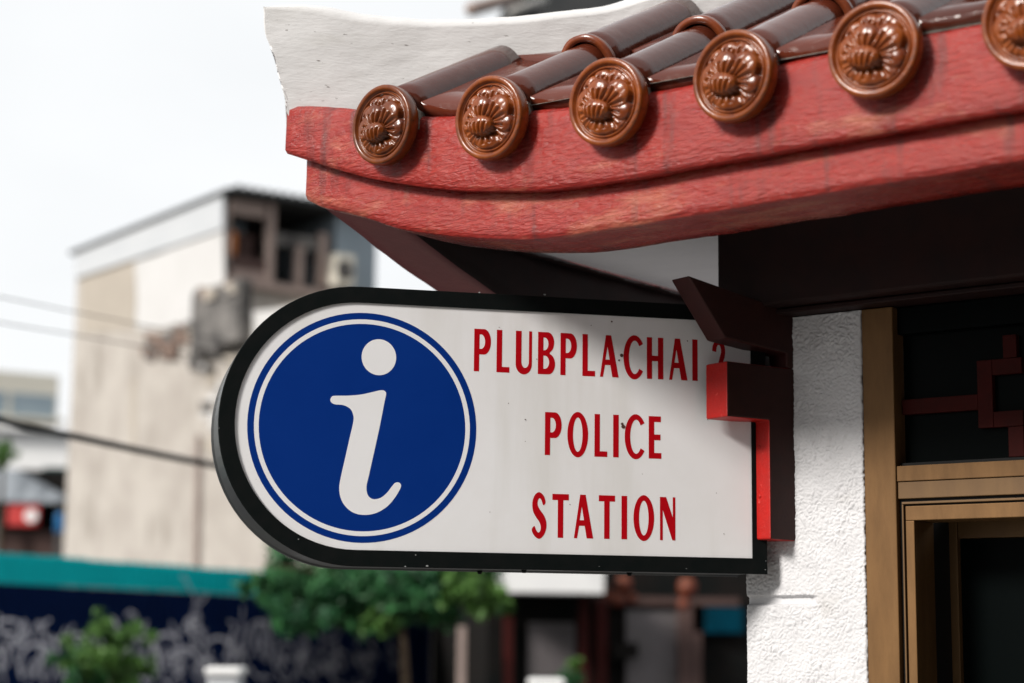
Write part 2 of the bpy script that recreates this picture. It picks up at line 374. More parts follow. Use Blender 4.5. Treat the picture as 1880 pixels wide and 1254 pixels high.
for i, (e, zc) in enumerate(CAPS):
    zl = zc + .006
    # where the hip ridge plane cuts this row
    bmax = .05 + (e + .34) * math.tan(RAD(45)) + .06
    rows = [(.052, .056, .052, .42), (.345, .066, .060, .44), (.70, .066, .060, .44), (1.05, .066, .060, .44)]
    for k, (b0, r0, r1, L) in enumerate(rows):
        L2 = min(L, (bmax - b0) / cs)
        if L2 < (.2 if k else .08): continue
        z0 = zl + SL * b0 + (.004 if k else 0)
        v, f = half_tube(tile_fn(e, b0, z0), r0, r1, L2)
        t = mk('barrel_tile', v, f, M['tile'], roofo, True)
        if k:   # glazed lip at the open end
            mbl = MB(); n = 22; rr = []
            for q in range(n + 1):
                a = -0.10 * math.pi + 1.2 * math.pi * q / n
                for (ra, ya) in ((r0 + .004, -.004), (r0 - .012, -.004), (r0 - .012, .012), (r0 + .004, .012)):
                    rr.append(tile_fn(e, b0, z0)(ra * math.cos(a), ya, ra * math.sin(a)))
            ff = []
            for q in range(n):
                for c4 in range(4): ff.append((q*4+c4, q*4+(c4+1) % 4, (q+1)*4+(c4+1) % 4, (q+1)*4+c4))
            ff += [(0, 1, 2, 3), (n*4, n*4+1, n*4+2, n*4+3)]
            mk('tile_lip', rr, ff, M['tile_edge'], roofo, True)
    # pan tiles in the valley to the right of each row
    if i < len(CAPS) - 1:
        e2, z2 = CAPS[i+1]; em = (e + e2) / 2; hw = (e2 - e) / 2 - .012
        for k in range(4):
            b0 = .062 + k * .36; bl = min(.40, (.05 + (em + .34) + .1 - b0))
            if bl < .08: continue
            vv = []; ff = []; n = 12; ztop = spl(UT, em)
            for j in range(5):
                for q in range(n + 1):
                    x = -1 + 2 * q / n; b = b0 + bl * j / 4
                    zz = spl(UT, em + x * hw) + .030 + SL * (b - .062) - .012 * (1 - x * x) + .008 * (1 - j / 4) + noise.noise(Vector((x * 3, em * 20, b * 9))) * .002
                    vv.append(EB(em + x * hw, b, zz))
            w = n + 1
            for j in range(4):
                for q in range(n): ff.append((j*w+q, j*w+q+1, (j+1)*w+q+1, (j+1)*w+q))
            o = mk('pan_tile', vv, ff, M['tile'], roofo, True)
            md = o.modifiers.new('thick', 'SOLIDIFY'); md.thickness = .034; md.offset = -1

# round flower cap: relief as a polar height field
LOBES = [  # centre x, y, rx, ry, base level, dome, ridge count, fan origin x, y
    (-.46, .36, .26, .24, .00, .11, 3, -.2, .0), (-.15, .54, .26, .21, .02, .12, 4, -.15, .15), (.24, .50, .35, .27, .00, .12, 4, .05, .1),
    (-.50, -.46, .25, .21, .00, .11, 4, -.2, -.2), (-.02, -.56, .38, .19, .02, .12, 4, -.1, -.1), (.42, -.45, .24, .22, -.01, .10, 3, .0, -.2),
    (-.53, -.05, .25, .33, .06, .13, 4, -.2, -.18), (.44, -.17, .30, .25, .06, .12, 4, .05, -.15),
    (.33, .18, .36, .33, .13, .14, 4, .05, -.15), (-.13, .20, .32, .31, .19, .15, 4, -.10, -.2),
    (-.12, -.20, .37, .23, .28, .15, 6, -.12, -.95)]
def dist_out(x, y, cx, cy, ox, oy, rx, ry):
    dx, dy = cx - ox, cy - oy; l = math.hypot(dx, dy) or 1
    return ((x - cx) * dx + (y - cy) * dy) / l / ((rx + ry) / 2)
def relief(x, y):
    r = math.hypot(x, y)
    z = 0.0
    if r > .87: t = (r - .87) / .13; z = .085 + .035 * math.sqrt(max(0, 1 - (2 * t - 1) ** 2))
    elif r > .82: z = .02
    elif r > .765: t = (r - .765) / .055; z = .03 + .045 * math.sin(math.pi * t)
    else: z = .03 * (1 - (r / .765) ** 2)
    if r < .75:
        best = -1
        for (cx, cy, rx, ry, bl, dm, nr, ox, oy) in LOBES:
            d2 = ((x - cx) / rx) ** 2 + ((y - cy) / ry) ** 2
            if d2 < 1.0:
                dome = (1 - d2) ** .38
                a = math.atan2(y - oy, x - ox); a0 = math.atan2(cy - oy, cx - ox)
                span = 2 * math.atan2(max(rx, ry), math.hypot(cx - ox, cy - oy)) + .15
                ph = (a - a0) / span * nr * 2 * math.pi
                ridge = .040 * (2 * abs(math.cos(ph / 2)) - 1.5) * min(1, (1 - d2) * 1.8)
                if dist_out(x, y, cx, cy, ox, oy, rx, ry) > .22: ridge *= .12
                best = max(best, bl * .8 + dm * dome * 1.0 + ridge + .0)
        z = max(z, best)
    return z
NR, NT = 64, 176; RC = .0875; cv = [(0, 0, relief(0, 0) * RC)]; cf = []
for i in range(1, NR + 1):
    r = (i / NR)
    for k in range(NT):
        a = 2 * math.pi * k / NT; cv.append((RC * r * math.cos(a), RC * r * math.sin(a), relief(r * math.cos(a), r * math.sin(a)) * RC))
for k in range(NT): cf.append((0, 1 + k, 1 + (k + 1) % NT))
for i in range(NR - 1):
    for k in range(NT): cf.append((1+i*NT+k, 1+(i+1)*NT+k, 1+(i+1)*NT+(k+1) % NT, 1+i*NT+(k+1) % NT))
lo = 1 + (NR - 1) * NT
for dr, dz in ((1.01, .003), (1.012, -.006), (1.0, -.018), (.93, -.023)):
    b0 = len(cv)
    for k in range(NT):
        a = 2 * math.pi * k / NT; cv.append((RC * dr * math.cos(a), RC * dr * math.sin(a), dz))
    for k in range(NT): cf.append((lo+k, b0+k, b0+(k+1) % NT, lo+(k+1) % NT))
    lo = b0
cf.append(tuple(lo + k for k in range(NT))[::-1])
capme = bpy.data.meshes.new('round_cap'); capme.from_pydata(cv, [], cf); capme.update()
for p in capme.polygons: p.use_smooth = True
capme.materials.append(M['glaze'])
for i, (e, zc) in enumerate(CAPS[:7]):
    o = bpy.data.objects.new('round_cap', capme); col.objects.link(o); o.parent = roofo
    nrm = (-BK * 1.0 + Vector((0, 0, -.02 + random.uniform(-.05, .05))) + EV * random.uniform(-.05, .05)).normalized()
    xax = EV - nrm * EV.dot(nrm); xax.normalize(); yax = nrm.cross(xax)
    rot = random.uniform(-.2, .2)
    xa = xax * math.cos(rot) + yax * math.sin(rot); ya = nrm.cross(xa)
    mm_ = Matrix((xa, ya, nrm)).transposed().to_4x4()
    mm_.translation = EB(e - .010, .013, zc) - rootloc(roofo)
    o.matrix_local = mm_
    mbm = MB(); pts = []
    c = EB(e - .01, .045, zc + .004)
    mbm.tube([c + BK * .0, c + BK * .03 + Vector((0, 0, .012)), c + BK * .055 + Vector((0, 0, .03))], [.074, .068, .056], 28)
    om = mbm.build('mortar_collar', M['mortar'], roofo, True)
    for vtx in om.data.vertices: vtx.co += noise.noise_vector(vtx.co * 60) * .004

# ---- lintel beam, wall, pillar
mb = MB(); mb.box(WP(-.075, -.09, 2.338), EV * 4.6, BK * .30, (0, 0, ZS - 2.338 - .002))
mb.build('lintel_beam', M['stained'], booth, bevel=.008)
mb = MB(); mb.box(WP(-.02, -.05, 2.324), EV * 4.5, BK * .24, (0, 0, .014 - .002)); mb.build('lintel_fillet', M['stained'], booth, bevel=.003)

PX0, PX1 = -.060, .243          # pillar's left and right edges along the wall
def stucco(w, z):
    p = Vector((w, z, 0))
    h = .0022 * noise.noise(p * 22)
    q = p * 92 + noise.noise_vector(p * 60) * .9
    d = noise.voronoi(q, distance_metric='DISTANCE')[0]
    h += .0056 * (max(0, (d[1] - d[0])) ** .6) * (.45 + .55 * max(0, noise.noise(p * 13 + Vector((5, 0, 0))) + .4))
    h += .0007 * noise.noise(p * 210)
    return h
mb = MB(); mb.box(WP(PX0 + .006, .022, 0), EV * (PX1 - PX0 - .012), BK * .28, (0, 0, 2.322))
pillar = mb.build('pillar', M['stucco'], booth)
ZG = 1.682
def sstep(a, b, x): t = min(1, max(0, (x - a) / (b - a))); return t * t * (3 - 2 * t)
NX, NZ = 170, 660; v = []; f = []; ZB0, ZB1 = 1.12, 2.322
for i in range(NX + 1):
    for j in range(NZ + 1):
        w = PX0 + (PX1 - PX0) * i / NX; z = ZB0 + (ZB1 - ZB0) * j / NZ
        gz_ = abs(z - ZG - .0012 * noise.noise(Vector((w * 40, 0, 0))) - .004 * (w - PX0))
        gv = (1 - sstep(.0065, .0115, gz_)) * (1 - sstep(PX0 + .165, PX0 + .190, w))
        inset = .010 * gv + .007 * (1 - min(1, (w - PX0) / .007)) ** 2 + .003 * (1 - min(1, (PX1 - w) / .004)) ** 2
        edge = (.0030 * noise.noise(Vector((z * 45, i, 7))) + .0030 * noise.noise(Vector((z * 140, i, 1)))) if i in (0, NX) else 0
        if i == 0: edge += .008 * gv
        v.append(WP(w + edge, inset - stucco(w, z) * (1 - .8 * gv), z))
k = NZ + 1
for i in range(NX):
    for j in range(NZ): f.append((i*k+j, i*k+j+1, (i+1)*k+j+1, (i+1)*k+j))
b = len(v)
loop = [i*k for i in range(NX+1)] + [NX*k+j for j in range(1, k)] + [i*k+NZ for i in range(NX-1, -1, -1)] + [j for j in range(NZ-1, 0, -1)]
for q in loop:
    p = v[q]; v.append(p + BK * (.2 - (p - WP(0, 0, 0)).dot(BK)))
n = len(loop)
for q in range(n): f.append((loop[q], loop[(q+1) % n], b + (q+1) % n, b + q))
mk('plaster_face', v, f, M['stucco'], pillar, True)
mb = MB(); mb.box(WP(PX0, .0, 0), EV * (PX1 - PX0), BK * .3, (0, 0, 1.115)); mb.build('plinth', M['stucco'], booth)
# side wall of the booth running back, and a back wall
mb = MB(); mb.box(WP(PX0 + .02, .31, 0), EV * .14, BK * 1.6, (0, 0, ZS - .004)); mb.build('side_wall', M['white_soffit'], booth)
mb = MB(); mb.box(WP(PX0 + .17, 1.75, 0), EV * 4.3, BK * .14, (0, 0, ZS - .004)); mb.build('back_wall', M['inside'], booth)
mb = MB(); mb.box(WP(1.476, .05, 0), EV * 3.0, BK * 1.69, (0, 0, 2.30)); mb.build('end_wall', M['inside'], booth)  # unseen wall length added to cut light from the right

# ---- bracket (corbel)
Q0 = hit(1460, 880, P0, BK); DD = hdir(35); DN = back(DD)
def BR(t, z, d=0): p = Q0 + DD * t + DN * d; return Vector((p.x, p.y, z))
prof = [(.10, 1.812), (-.077, 1.815), (-.077, 2.080), (-.202, 2.079), (-.202, 2.203), (-.10, 2.203), (.10, 2.203)]
mb = MB(); mb.prism([BR(t, z) for t, z in prof], DN * .072)
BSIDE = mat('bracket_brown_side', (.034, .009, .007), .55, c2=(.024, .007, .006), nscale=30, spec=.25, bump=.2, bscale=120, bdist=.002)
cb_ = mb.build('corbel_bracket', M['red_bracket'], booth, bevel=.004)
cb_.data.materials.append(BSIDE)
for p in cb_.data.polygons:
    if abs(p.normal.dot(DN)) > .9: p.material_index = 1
prof = [(.10, 2.2035), (-.02, 2.2035), (-.02, 2.236), (-.206, 2.254), (-.312, 2.382), (-.02, 2.336), (.10, 2.336)]
mb = MB(); mb.prism([BR(t, z) for t, z in prof], DN * .062)
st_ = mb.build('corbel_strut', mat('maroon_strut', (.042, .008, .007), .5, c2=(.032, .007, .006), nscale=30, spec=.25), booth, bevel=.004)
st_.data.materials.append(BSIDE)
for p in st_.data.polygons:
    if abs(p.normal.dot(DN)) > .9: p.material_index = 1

for px_, py_ in ((1395, 821), (1396, 911)):
    t_ = -.077; dd_ = .034
    z_ = hit(px_, py_, BR(t_, 2), DD).z
    mbn = MB(); c_ = BR(t_ + .001, z_, dd_); mbn.tube([c_, c_ - DD * .002, c_ - DD * .0035], [.0055, .0045, .002], 10); mbn.build('nail_head', M['red_bracket'], booth, True)
# ---- bronze door and transom window
def bar(name, w0, w1, z0, z1, d0, d1, mt, par, bv=.0015):
    b_ = MB(); b_.box(WP(w0, d0, z0), EV * (w1 - w0), BK * (d1 - d0), (0, 0, z1 - z0)); return b_.build(name, mt, par, bevel=bv)
WR = 1.40
mb = MB(); mb.box(WP(.246, -.004, 0), EV * .075, BK * .11, (0, 0, 2.322)); frame = mb.build('door_frame', M['bronze'], booth, bevel=.002)
bar('transom_rail', .3225, WR, 1.9365, 1.970, -.002, .10, M['bronze'], frame)
bar('transom_rail', .3225, WR, 1.899, 1.9355, .002, .10, M['bronze2'], frame)
bar('jamb', WR, WR + .075, 0, 2.299, -.004, .106, M['bronze'], frame)
bar('gasket', .3225, WR, 1.893, 1.8985, .012, .10, M['gasket'], frame, 0)
bar('gasket', .3225, .328, 0, 1.8925, .012, .10, M['gasket'], frame, 0)
bar('bead', .3285, WR, 1.8875, 1.8925, .006, .10, M['bronze2'], frame, .001)
bar('bead', .3285, .3325, 0, 1.887, .006, .10, M['bronze2'], frame, .001)
bar('gasket', .333, WR, 1.8835, 1.887, .014, .10, M['gasket'], frame, 0)
bar('gasket', .333, .3375, 0, 1.883, .014, .10, M['gasket'], frame, 0)
bar('door_head', .338, WR, 1.852, 1.883, .004, .10, M['bronze'], frame)
bar('door_stop', .338, .358, 0, 1.8515, .004, .10, M['bronze'], frame)
def wcoord(x, y, d): return (hit(x, y, P0 + BK * d, BK) - P0).dot(EV)
wA, wB = wcoord(1712, 1100, .19), wcoord(1760, 1100, .19)
bar('reveal_shade_fill', .3285, .352, 0, 1.88, .1012, .30, M['gasket'], frame, 0)  # black fill hiding the bright gap behind the door stop
bar('reveal_shade_fill', .353, wA - .002, 0, 1.88, .215, .30, M['gasket'], frame, 0)  # black strip put in for the deep shadow beside the leaf
mb = MB(); mb.box(WP(wA, .19, .05), EV * (wB - wA), BK * .04, (0, 0, 1.84)); leaf = mb.build('door_leaf', M['bronze2'], booth, bevel=.002)
bar('top_rail', wB + .001, WR, 1.822, 1.88, .192, .23, M['bronze2'], leaf)
bar('glass_pane', wB + .001, WR, .05, 1.8215, .205, .22, M['dark_glass'], leaf, 0)
win = bar('transom_window', .3225, WR, 1.971, 1.978, .02, .09, M['gasket'], booth, 0)
bar('glass_pane', .322, WR, 1.979, 2.318, .045, .052, M['dark_glass'], win, 0)
bar('window_frame', .3225, WR, 2.262, 2.320, .018, .09, M['dark_glass'], win, 0)
LATM = mat('lattice_red', (.045, .005, .004), .6, c2=(.03, .005, .004), nscale=20, spec=.08)
LAT = [(.324, .50, 2.085, 2.118), (.50, .534, 2.045, 2.19), (.5345, .60, 2.045, 2.078), (.566, .60, 1.98, 2.044), (.56, .59, 2.191, 2.24), (.5345, .60, 2.157, 2.19), (.7, .734, 1.98, 2.24)]
for (a, b, c, d) in LAT:
    bar('lattice_bar', a, b, c, d, .028, .044, LATM, win, .001)

# ================================================================== hanging light-box sign
SV = hdir(13.3); SN = back(SV)
S0 = at(1400, 800, 4.18); SO = hit(664.5, 785, S0, SN)
def SP(u, v_, d=0): p = SO + SV * u + SN * d; return Vector((p.x, p.y, SO.z + v_))
def suv(x, y): h = hit(x, y, S0, SN) - SO; return h.dot(SV), h.z
sign = thing('information_sign', SP(.3, -.295, .1), 'white light box sign with blue information circle and red police station lettering', 'sign')
VT, VB, UL, UR = .307, -.296, -.306, .921
def outline(ins, n=40):
    vt, vb, ul, ur = VT - ins, VB + ins, UL + ins, UR - ins
    r = (vt - vb) / 2; cy = (vt + vb) / 2; cx = ul + r * 0.985
    pts = [(ur, vt)]
    for k in range(n + 1):
        a = math.pi / 2 + math.pi * k / n; pts.append((cx + r * .985 * math.cos(a), cy + r * math.sin(a)))
    pts.append((ur, vb)); return pts
def ring(name, a, da, b, db, mt, par, closed_back=True, smooth=False):
    """flat/tapered ring between two outlines"""
    n = len(a); v = [SP(u, w, da) for u, w in a] + [SP(u, w, db) for u, w in b]
    return mk(name, v, [(i, (i+1) % n, n + (i+1) % n, n + i) for i in range(n)], mt, par, smooth)
TH = .20
A0 = outline(0); A1 = outline(.0355)
v = []; rows = [(outline(.0345), .010), (outline(.0350), .0005), (outline(.0365 - .035), .0), (outline(0), .0015), (outline(0), .012), (outline(.004), .014), (outline(.004), TH - .014), (outline(0), TH - .012), (outline(0), TH - .001), (outline(.003), TH)]
n = len(A0); f = []
for o_, d in rows: v += [SP(u, w, d) for u, w in o_]
for j in range(len(rows) - 1):
    for i in range(n): f.append((j*n+i, j*n+(i+1) % n, (j+1)*n+(i+1) % n, (j+1)*n+i))
nf = 4 * n
fr = mk('frame', v, f, M['black'], sign)
fr.data.materials.append(M['rim'])
for p in fr.data.polygons:
    if p.index >= 3 * n: p.material_index = 1
mk('back_panel', [SP(u, w, TH - .003) for u, w in outline(.004)], [tuple(range(n))], M['rim'], sign)
o = outline(.034)
face = mk('face_panel', [SP(u, w, .004) for u, w in o] + [SP(u, w, .009) for u, w in o], [tuple(range(n)), tuple(range(2*n-1, n-1, -1))] + [(i, (i+1) % n, n+(i+1) % n, n+i) for i in range(n)], M['panel'], sign)
def flat(name, loops, mt, par, d, th=.00008):
    cu = bpy.data.curves.new('tmp', 'CURVE'); cu.dimensions = '2D'; cu.fill_mode = 'BOTH'; cu.extrude = th
    for lp in loops:
        s_ = cu.splines.new('POLY'); s_.points.add(len(lp) - 1); s_.use_cyclic_u = True
        for q, (a, b) in zip(s_.points, lp): q.co = (a, b, 0, 1)
    ob = bpy.data.objects.new('tmp', cu); me = bpy.data.meshes.new_from_object(ob)
    vs_ = [SP(p.co.x, p.co.y, d - p.co.z) for p in me.vertices]; fs = [tuple(p.vertices) for p in me.polygons]
    bpy.data.objects.remove(ob); bpy.data.curves.remove(cu); bpy.data.meshes.remove(me)
    return mk(name, vs_, fs, mt, par)
def circ(cx, cy, rx, ry=None, n=96, rot=0):
    ry = ry or rx; out = []
    for k in range(n):
        a = 2 * math.pi * k / n; x, y = rx * math.cos(a), ry * math.sin(a)
        out.append((cx + x * math.cos(rot) - y * math.sin(rot), cy + x * math.sin(rot) + y * math.cos(rot)))
    return out
CU, CV, CR = .0036, .0022, .2480
flat('blue_ring', [circ(CU, CV, CR), circ(CU, CV, CR * .943)], M['blue'], face, .0038)
flat('white_ring', [circ(CU, CV, CR * .9425), circ(CU, CV, CR * .9025)], M['film_white'], face, .0038)
flat('blue_disc', [circ(CU, CV, CR * .902)], M['blue'], face, .0038)
k_ = CR / 473.5
def g(x, y): return (CU + (x - 637) * k_, CV - (y - 594) * k_)
flat('i_dot', [circ(*g(695, 303), 72 * k_, 75 * k_, 64)], M['film_white'], face, .0036)
BODY = [(515, 471), (570, 468), (620, 462), (665, 451), (697, 442), (715, 440), (726, 446), (728, 458), (722, 490), (711, 555), (698, 625), (680, 715), (665, 790), (656, 835), (659, 866), (672, 884), (692, 889), (718, 881), (742, 860), (762, 833), (774, 820), (789, 818), (798, 828), (794, 846), (770, 886), (737, 922), (692, 947), (642, 954), (600, 944), (568, 918), (550, 885), (544, 848), (549, 805), (565, 725), (583, 635), (595, 575), (594, 547), (581, 522), (552, 508), (518, 506), (503, 499), (498, 488), (503, 476)]
flat('i_stem', [[g(*q) for q in catmull(BODY, 5)]], M['film_white'], face, .0036)

def ell(cx, cy, rx, ry, a0, a1, n=24): return [(cx + rx * math.cos(RAD(a0 + (a1 - a0) * k / n)), cy + ry * math.sin(RAD(a0 + (a1 - a0) * k / n))) for k in range(n + 1)]
GL = {
 'P': [[(0, 0), (.125, 0), (.125, .40), (.22, .40)] + ell(.235, .70, .165, .30, -88, 88) + [(.22, 1), (0, 1)],
       [(.128, .53)] + ell(.165, .70, .095, .17, -90, 90) + [(.128, .87)]],
 'L': [[(0, 0), (.31, 0), (.31, .13), (.13, .13), (.13, 1), (0, 1)]],
 'U': [[(0, 1), (0, .28)] + ell(.195, .22, .195, .245, 180, 360)[1:] + [(.39, 1), (.318, 1), (.318, .28)] + ell(.228, .28, .09, .15, 0, -180)[1:] + [(.138, 1)]],
 'B': [[(0, 0), (.23, 0)] + ell(.25, .245, .165, .245, -80, 78) + ell(.235, .755, .155, .245, -70, 85) + [(.21, 1), (0, 1)],
       [(.13, .13)] + ell(.165, .285, .105, .155, -90, 90) + [(.13, .44)], [(.13, .57)] + ell(.16, .72, .09, .15, -90, 90) + [(.13, .87)]],
 'A': [[(0, 0), (.075, 0), (.125, .285), (.255, .285), (.305, 0), (.46, 0), (.275, 1), (.145, 1)], [(.135, .415), (.238, .415), (.185, .73)]],
 'C': [ell(.27, .5, .27, .53, 38, 322, 48) + ell(.28, .5, .145, .40, 318, 42, 40)],
 'H': [[(0, 0), (.13, 0), (.13, .43), (.275, .43), (.275, 0), (.41, 0), (.41, 1), (.275, 1), (.275, .56), (.13, .56), (.13, 1), (0, 1)]],
 'I': [[(0, 0), (.135, 0), (.135, 1), (0, 1)]],
 'O': [ell(.25, .5, .25, .53, 0, 357, 60), ell(.25, .5, .115, .40, 0, 357, 60)],
 'E': [[(0, 0), (.31, 0), (.31, .135), (.135, .135), (.135, .435), (.29, .435), (.29, .57), (.135, .57), (.135, .865), (.30, .865), (.30, 1), (0, 1)]],
 'T': [[(.13, 0), (.26, 0), (.26, .86), (.39, .86), (.39, 1), (0, 1), (0, .86), (.13, .86)]],
 'N': [[(0, 0), (.068, 0), (.068, .70), (.30, 0), (.375, 0), (.375, 1), (.312, 1), (.312, .53), (.15, 1), (0, 1)]],
 '2': [[(0, 0), (.36, 0), (.36, .13), (.14, .13), (.27, .42), (.335, .60)] + ell(.185, .745, .165, .28, -10, 180) + [(.12, .72)] + ell(.185, .745, .06, .15, 180, -15) + [(.17, .44), (0, .10)]],
 'S': [catmull([(.315, .80), (.27, .95), (.165, 1.03), (.06, .96), (.005, .80), (.02, .60), (.09, .46), (.165, .36), (.205, .25), (.195, .15), (.15, .11), (.10, .16), (.055, .255), (-.005, .17), (.05, .04), (.165, -.035), (.27, .04), (.335, .20), (.335, .36), (.28, .50), (.19, .62), (.135, .72), (.13, .82), (.17, .89), (.215, .85), (.262, .735)], 5)],
}
LINES = [
 ('PLUBPLACHAI2', [871, 912.5, 947.6, 988.5, 1029.8, 1070.2, 1102.4, 1145.6, 1188.5, 1229.3, 1271.9, 1307], (871, 602.8, 681)),
 ('POLICE', [1001.2, 1042.5, 1092.3, 1126.6, 1147.8, 1191.9], (1002, 756, 835)),
 ('STATION', [977.6, 1014.7, 1054.6, 1100.1, 1141.9, 1163.9, 1212.6], (1015, 906.4, 986.9))]
for txt, xs, (xr, yt, yb) in LINES:
    vt = suv(xr, yt)[1]; vb = suv(xr, yb)[1]; hgt = vt - vb
    for ch, x in zip(txt, xs):
        u = suv(x, (yt + yb) / 2)[0]
        flat('letter', [[(u + a * hgt, vb + b * hgt) for a, b in lp] for lp in GL[ch]], M['letter'], face, .0038)
# grime specks and rivets
def speck(x, y, r, mt=None):
    u, w = suv(x, y)
    pts = [(u + r * (1 + .5 * noise.noise(Vector((x, y, k)))) * math.cos(k * .7), w + r * (1 + .5 * noise.noise(Vector((x, y, k)))) * math.sin(k * .7)) for k in range(9)]
    flat('speck', [pts], mt or M['grime'], face, .0033, .0001)
for x, y, r in [(1142, 652, .004), (1137.5, 661, .0022), (1145, 783, .0045), (1143, 778, .003), (1263, 625.6, .0013), (1124, 590, .002), (917, 600.5, .0008), (1086, 597, .001), (986, 659, .001), (934, 740, .001), (965, 770, .0014), (1047, 926, .001), (965, 810, .0008), (1316, 905, .0009), (1300, 770, .001), (1180, 870, .0008), (1240, 990, .0009), (900, 940, .0008), (1330, 980, .001)]:
    speck(x, y, r)
CHIP = mat('bare_metal_chip', (.30, .31, .31), .6)
def chip(x, y, r):
    u, w = suv(x, y); flat('paint_chip', [[(u + r * (1 + .6 * noise.noise(Vector((x, y, k)))) * math.cos(k * .8), w + r * .6 * (1 + .6 * noise.noise(Vector((x, k, y)))) * math.sin(k * .8)) for k in range(8)]], CHIP, sign, -.0006, .0001)
for x, y, r in [(763, 1019, .0016), (784, 1039, .003), (744, 1040, .002), (548, 990, .0015), (470, 880, .001), (402, 786, .0012), (1000, 541, .003), (880, 537, .0025), (1260, 1044, .0012), (1406, 1030, .0012), (1405, 1046, .0014), (1100, 1040, .001)]: chip(x, y, r)
for x, y, d in [(910, 1047, .16), (968, 1047, .03), (1180, 1049, .1)]:
    u, w = suv(x, y); mbr = MB(); c = SP(u, VB - .006, d)
    mbr.tube([c, c + Vector((0, 0, .008))], [.004, .007], 10); mbr.build('screw', M['black'], sign, True)

# ================================================================== background street
def tag(o, label, cat, group=None):
    o['label'] = label; o['category'] = cat
    if group: o['group'] = group
    return o
BM = {}
BM['teal'] = mat('teal_sheet', (0.0, 0.50, 0.53), 0.6, spec=.15, c2=(0.0, 0.43, 0.46), nscale=1.5)
BM['navy'] = mat('navy_sheet', (0.003, 0.012, 0.055), 0.6, c2=(0.002, 0.008, 0.035), nscale=1.2, spec=0.03)
BM['spray'] = mat('grey_spray_paint', (0.85, 0.83, 0.88), 0.7, c2=(0.45, 0.45, 0.52), nscale=3)
BM['wall'] = mat('stained_render', (0.40, 0.37, 0.335), 0.9, c2=(0.32, 0.29, 0.26), nscale=.9, pos=(.42, .62), c3=(0.26, 0.235, 0.205), n3scale=1.3, n3pos=(.56, .72), s3=(1, 1, .5))
BM['wall_tan'] = mat('tan_render', (0.37, 0.33, 0.28), 0.9, c2=(0.32, 0.285, 0.24), nscale=.9)
BM['whitewash'] = mat('whitewash', (0.52, 0.515, 0.51), 0.9, c2=(0.47, 0.465, 0.455), nscale=.8)
BM['band'] = mat('pale_grey_cladding', (0.47, 0.485, 0.50), 0.7, c2=(0.42, 0.44, 0.46), nscale=.6, stretch=(1, 1, 4))
BM['roofdark'] = mat('dark_roof_sheet', (0.03, 0.033, 0.035), 0.8, c2=(0.05, 0.05, 0.05), nscale=2, spec=.2)
BM['soot'] = mat('sooty_concrete', (0.17, 0.16, 0.15), 0.95, c2=(0.05, 0.047, 0.046), nscale=1.6, pos=(.4, .6))
BM['brick'] = mat('broken_brick', (0.20, 0.13, 0.10), 0.95, c2=(0.11, 0.085, 0.07), nscale=3)
BM['timber'] = mat('weathered_timber', (0.32, 0.25, 0.22), 0.9, c2=(0.25, 0.19, 0.17), nscale=3)
BM['brownwood'] = mat('brown_boards', (0.08, 0.045, 0.038), 0.9, c2=(0.055, 0.03, 0.027), nscale=3)
BM['bluegrey'] = mat('blue_grey_sheet', (0.26, 0.31, 0.35), 0.7, c2=(0.22, 0.27, 0.31), nscale=2)
BM['orange'] = mat('orange_cloth', (0.55, 0.19, 0.05), 0.9, c2=(0.48, 0.16, 0.05), nscale=5)
BM['cream'] = mat('cream_concrete', (0.72, 0.68, 0.58), 0.9, c2=(0.68, 0.64, 0.55), nscale=.4)
BM['officeglass'] = mat('office_glass', (0.22, 0.29, 0.34), 0.3, c2=(0.28, 0.34, 0.38), nscale=.5)
BM['white'] = mat('white_paint', (0.78, 0.78, 0.77), 0.7, c2=(0.72, 0.72, 0.72), nscale=1)
BM['red'] = mat('red_sign_paint', (0.50, 0.035, 0.03), 0.6, c2=(0.44, 0.03, 0.03), nscale=3)
BM['redpost'] = mat('dark_red_post', (0.05, 0.008, 0.007), 0.6, spec=.1, c2=(0.035, 0.008, 0.007), nscale=3)
BM['bluetarp'] = mat('blue_tarpaulin', (0.03, 0.22, 0.50), 0.6, c2=(0.03, 0.18, 0.42), nscale=3)
BM['tealsign'] = mat('teal_sign_face', (0.0, 0.022, 0.038), 0.6, spec=.05, c2=(0.0, 0.045, 0.075), nscale=2)
BM['shutter'] = mat('grey_shutter', (0.13, 0.115, 0.12), 0.6, c2=(0.11, 0.10, 0.10), nscale=2)
BM['shopdark'] = mat('shaded_shop_wall', (0.007, 0.008, 0.008), 0.9, c2=(0.014, 0.011, 0.010), nscale=2, spec=.05)  # near-black: the shade under the awnings is put into this colour
BM['greyroof'] = mat('grey_corrugated', (0.17, 0.19, 0.21), 0.8, c2=(0.23, 0.25, 0.27), nscale=2)
BM['lantern'] = mat('orange_lantern', (0.13, 0.030, 0.006), 0.6, c2=(0.10, 0.008, 0.006), nscale=6)
BM['cable'] = mat('black_cable', (0.012, 0.013, 0.014), 0.6, spec=.3)
BM['concrete'] = mat('concrete_pole', (0.33, 0.32, 0.30), 0.9, c2=(0.27, 0.26, 0.25), nscale=4)
BM['bark'] = mat('bark', (0.035, 0.025, 0.018), 0.95, spec=.1, c2=(0.06, 0.045, 0.03), nscale=10)
BM['terracotta'] = mat('terracotta', (0.3, 0.12, 0.07), 0.9)
def leafmat(name, a, b):
    m_ = mat(name, a, 0.5, c2=b, nscale=2.5, spec=.3)
    m_.node_tree.nodes['Principled BSDF'].inputs['Transmission Weight'].default_value = 0.0
    return m_
BM['leaf'] = leafmat('green_leaves', (0.014, 0.075, 0.03), (0.045, 0.16, 0.045))
BM['leaf2'] = leafmat('yellow_green_leaves', (0.05, 0.13, 0.025), (0.11, 0.22, 0.05))

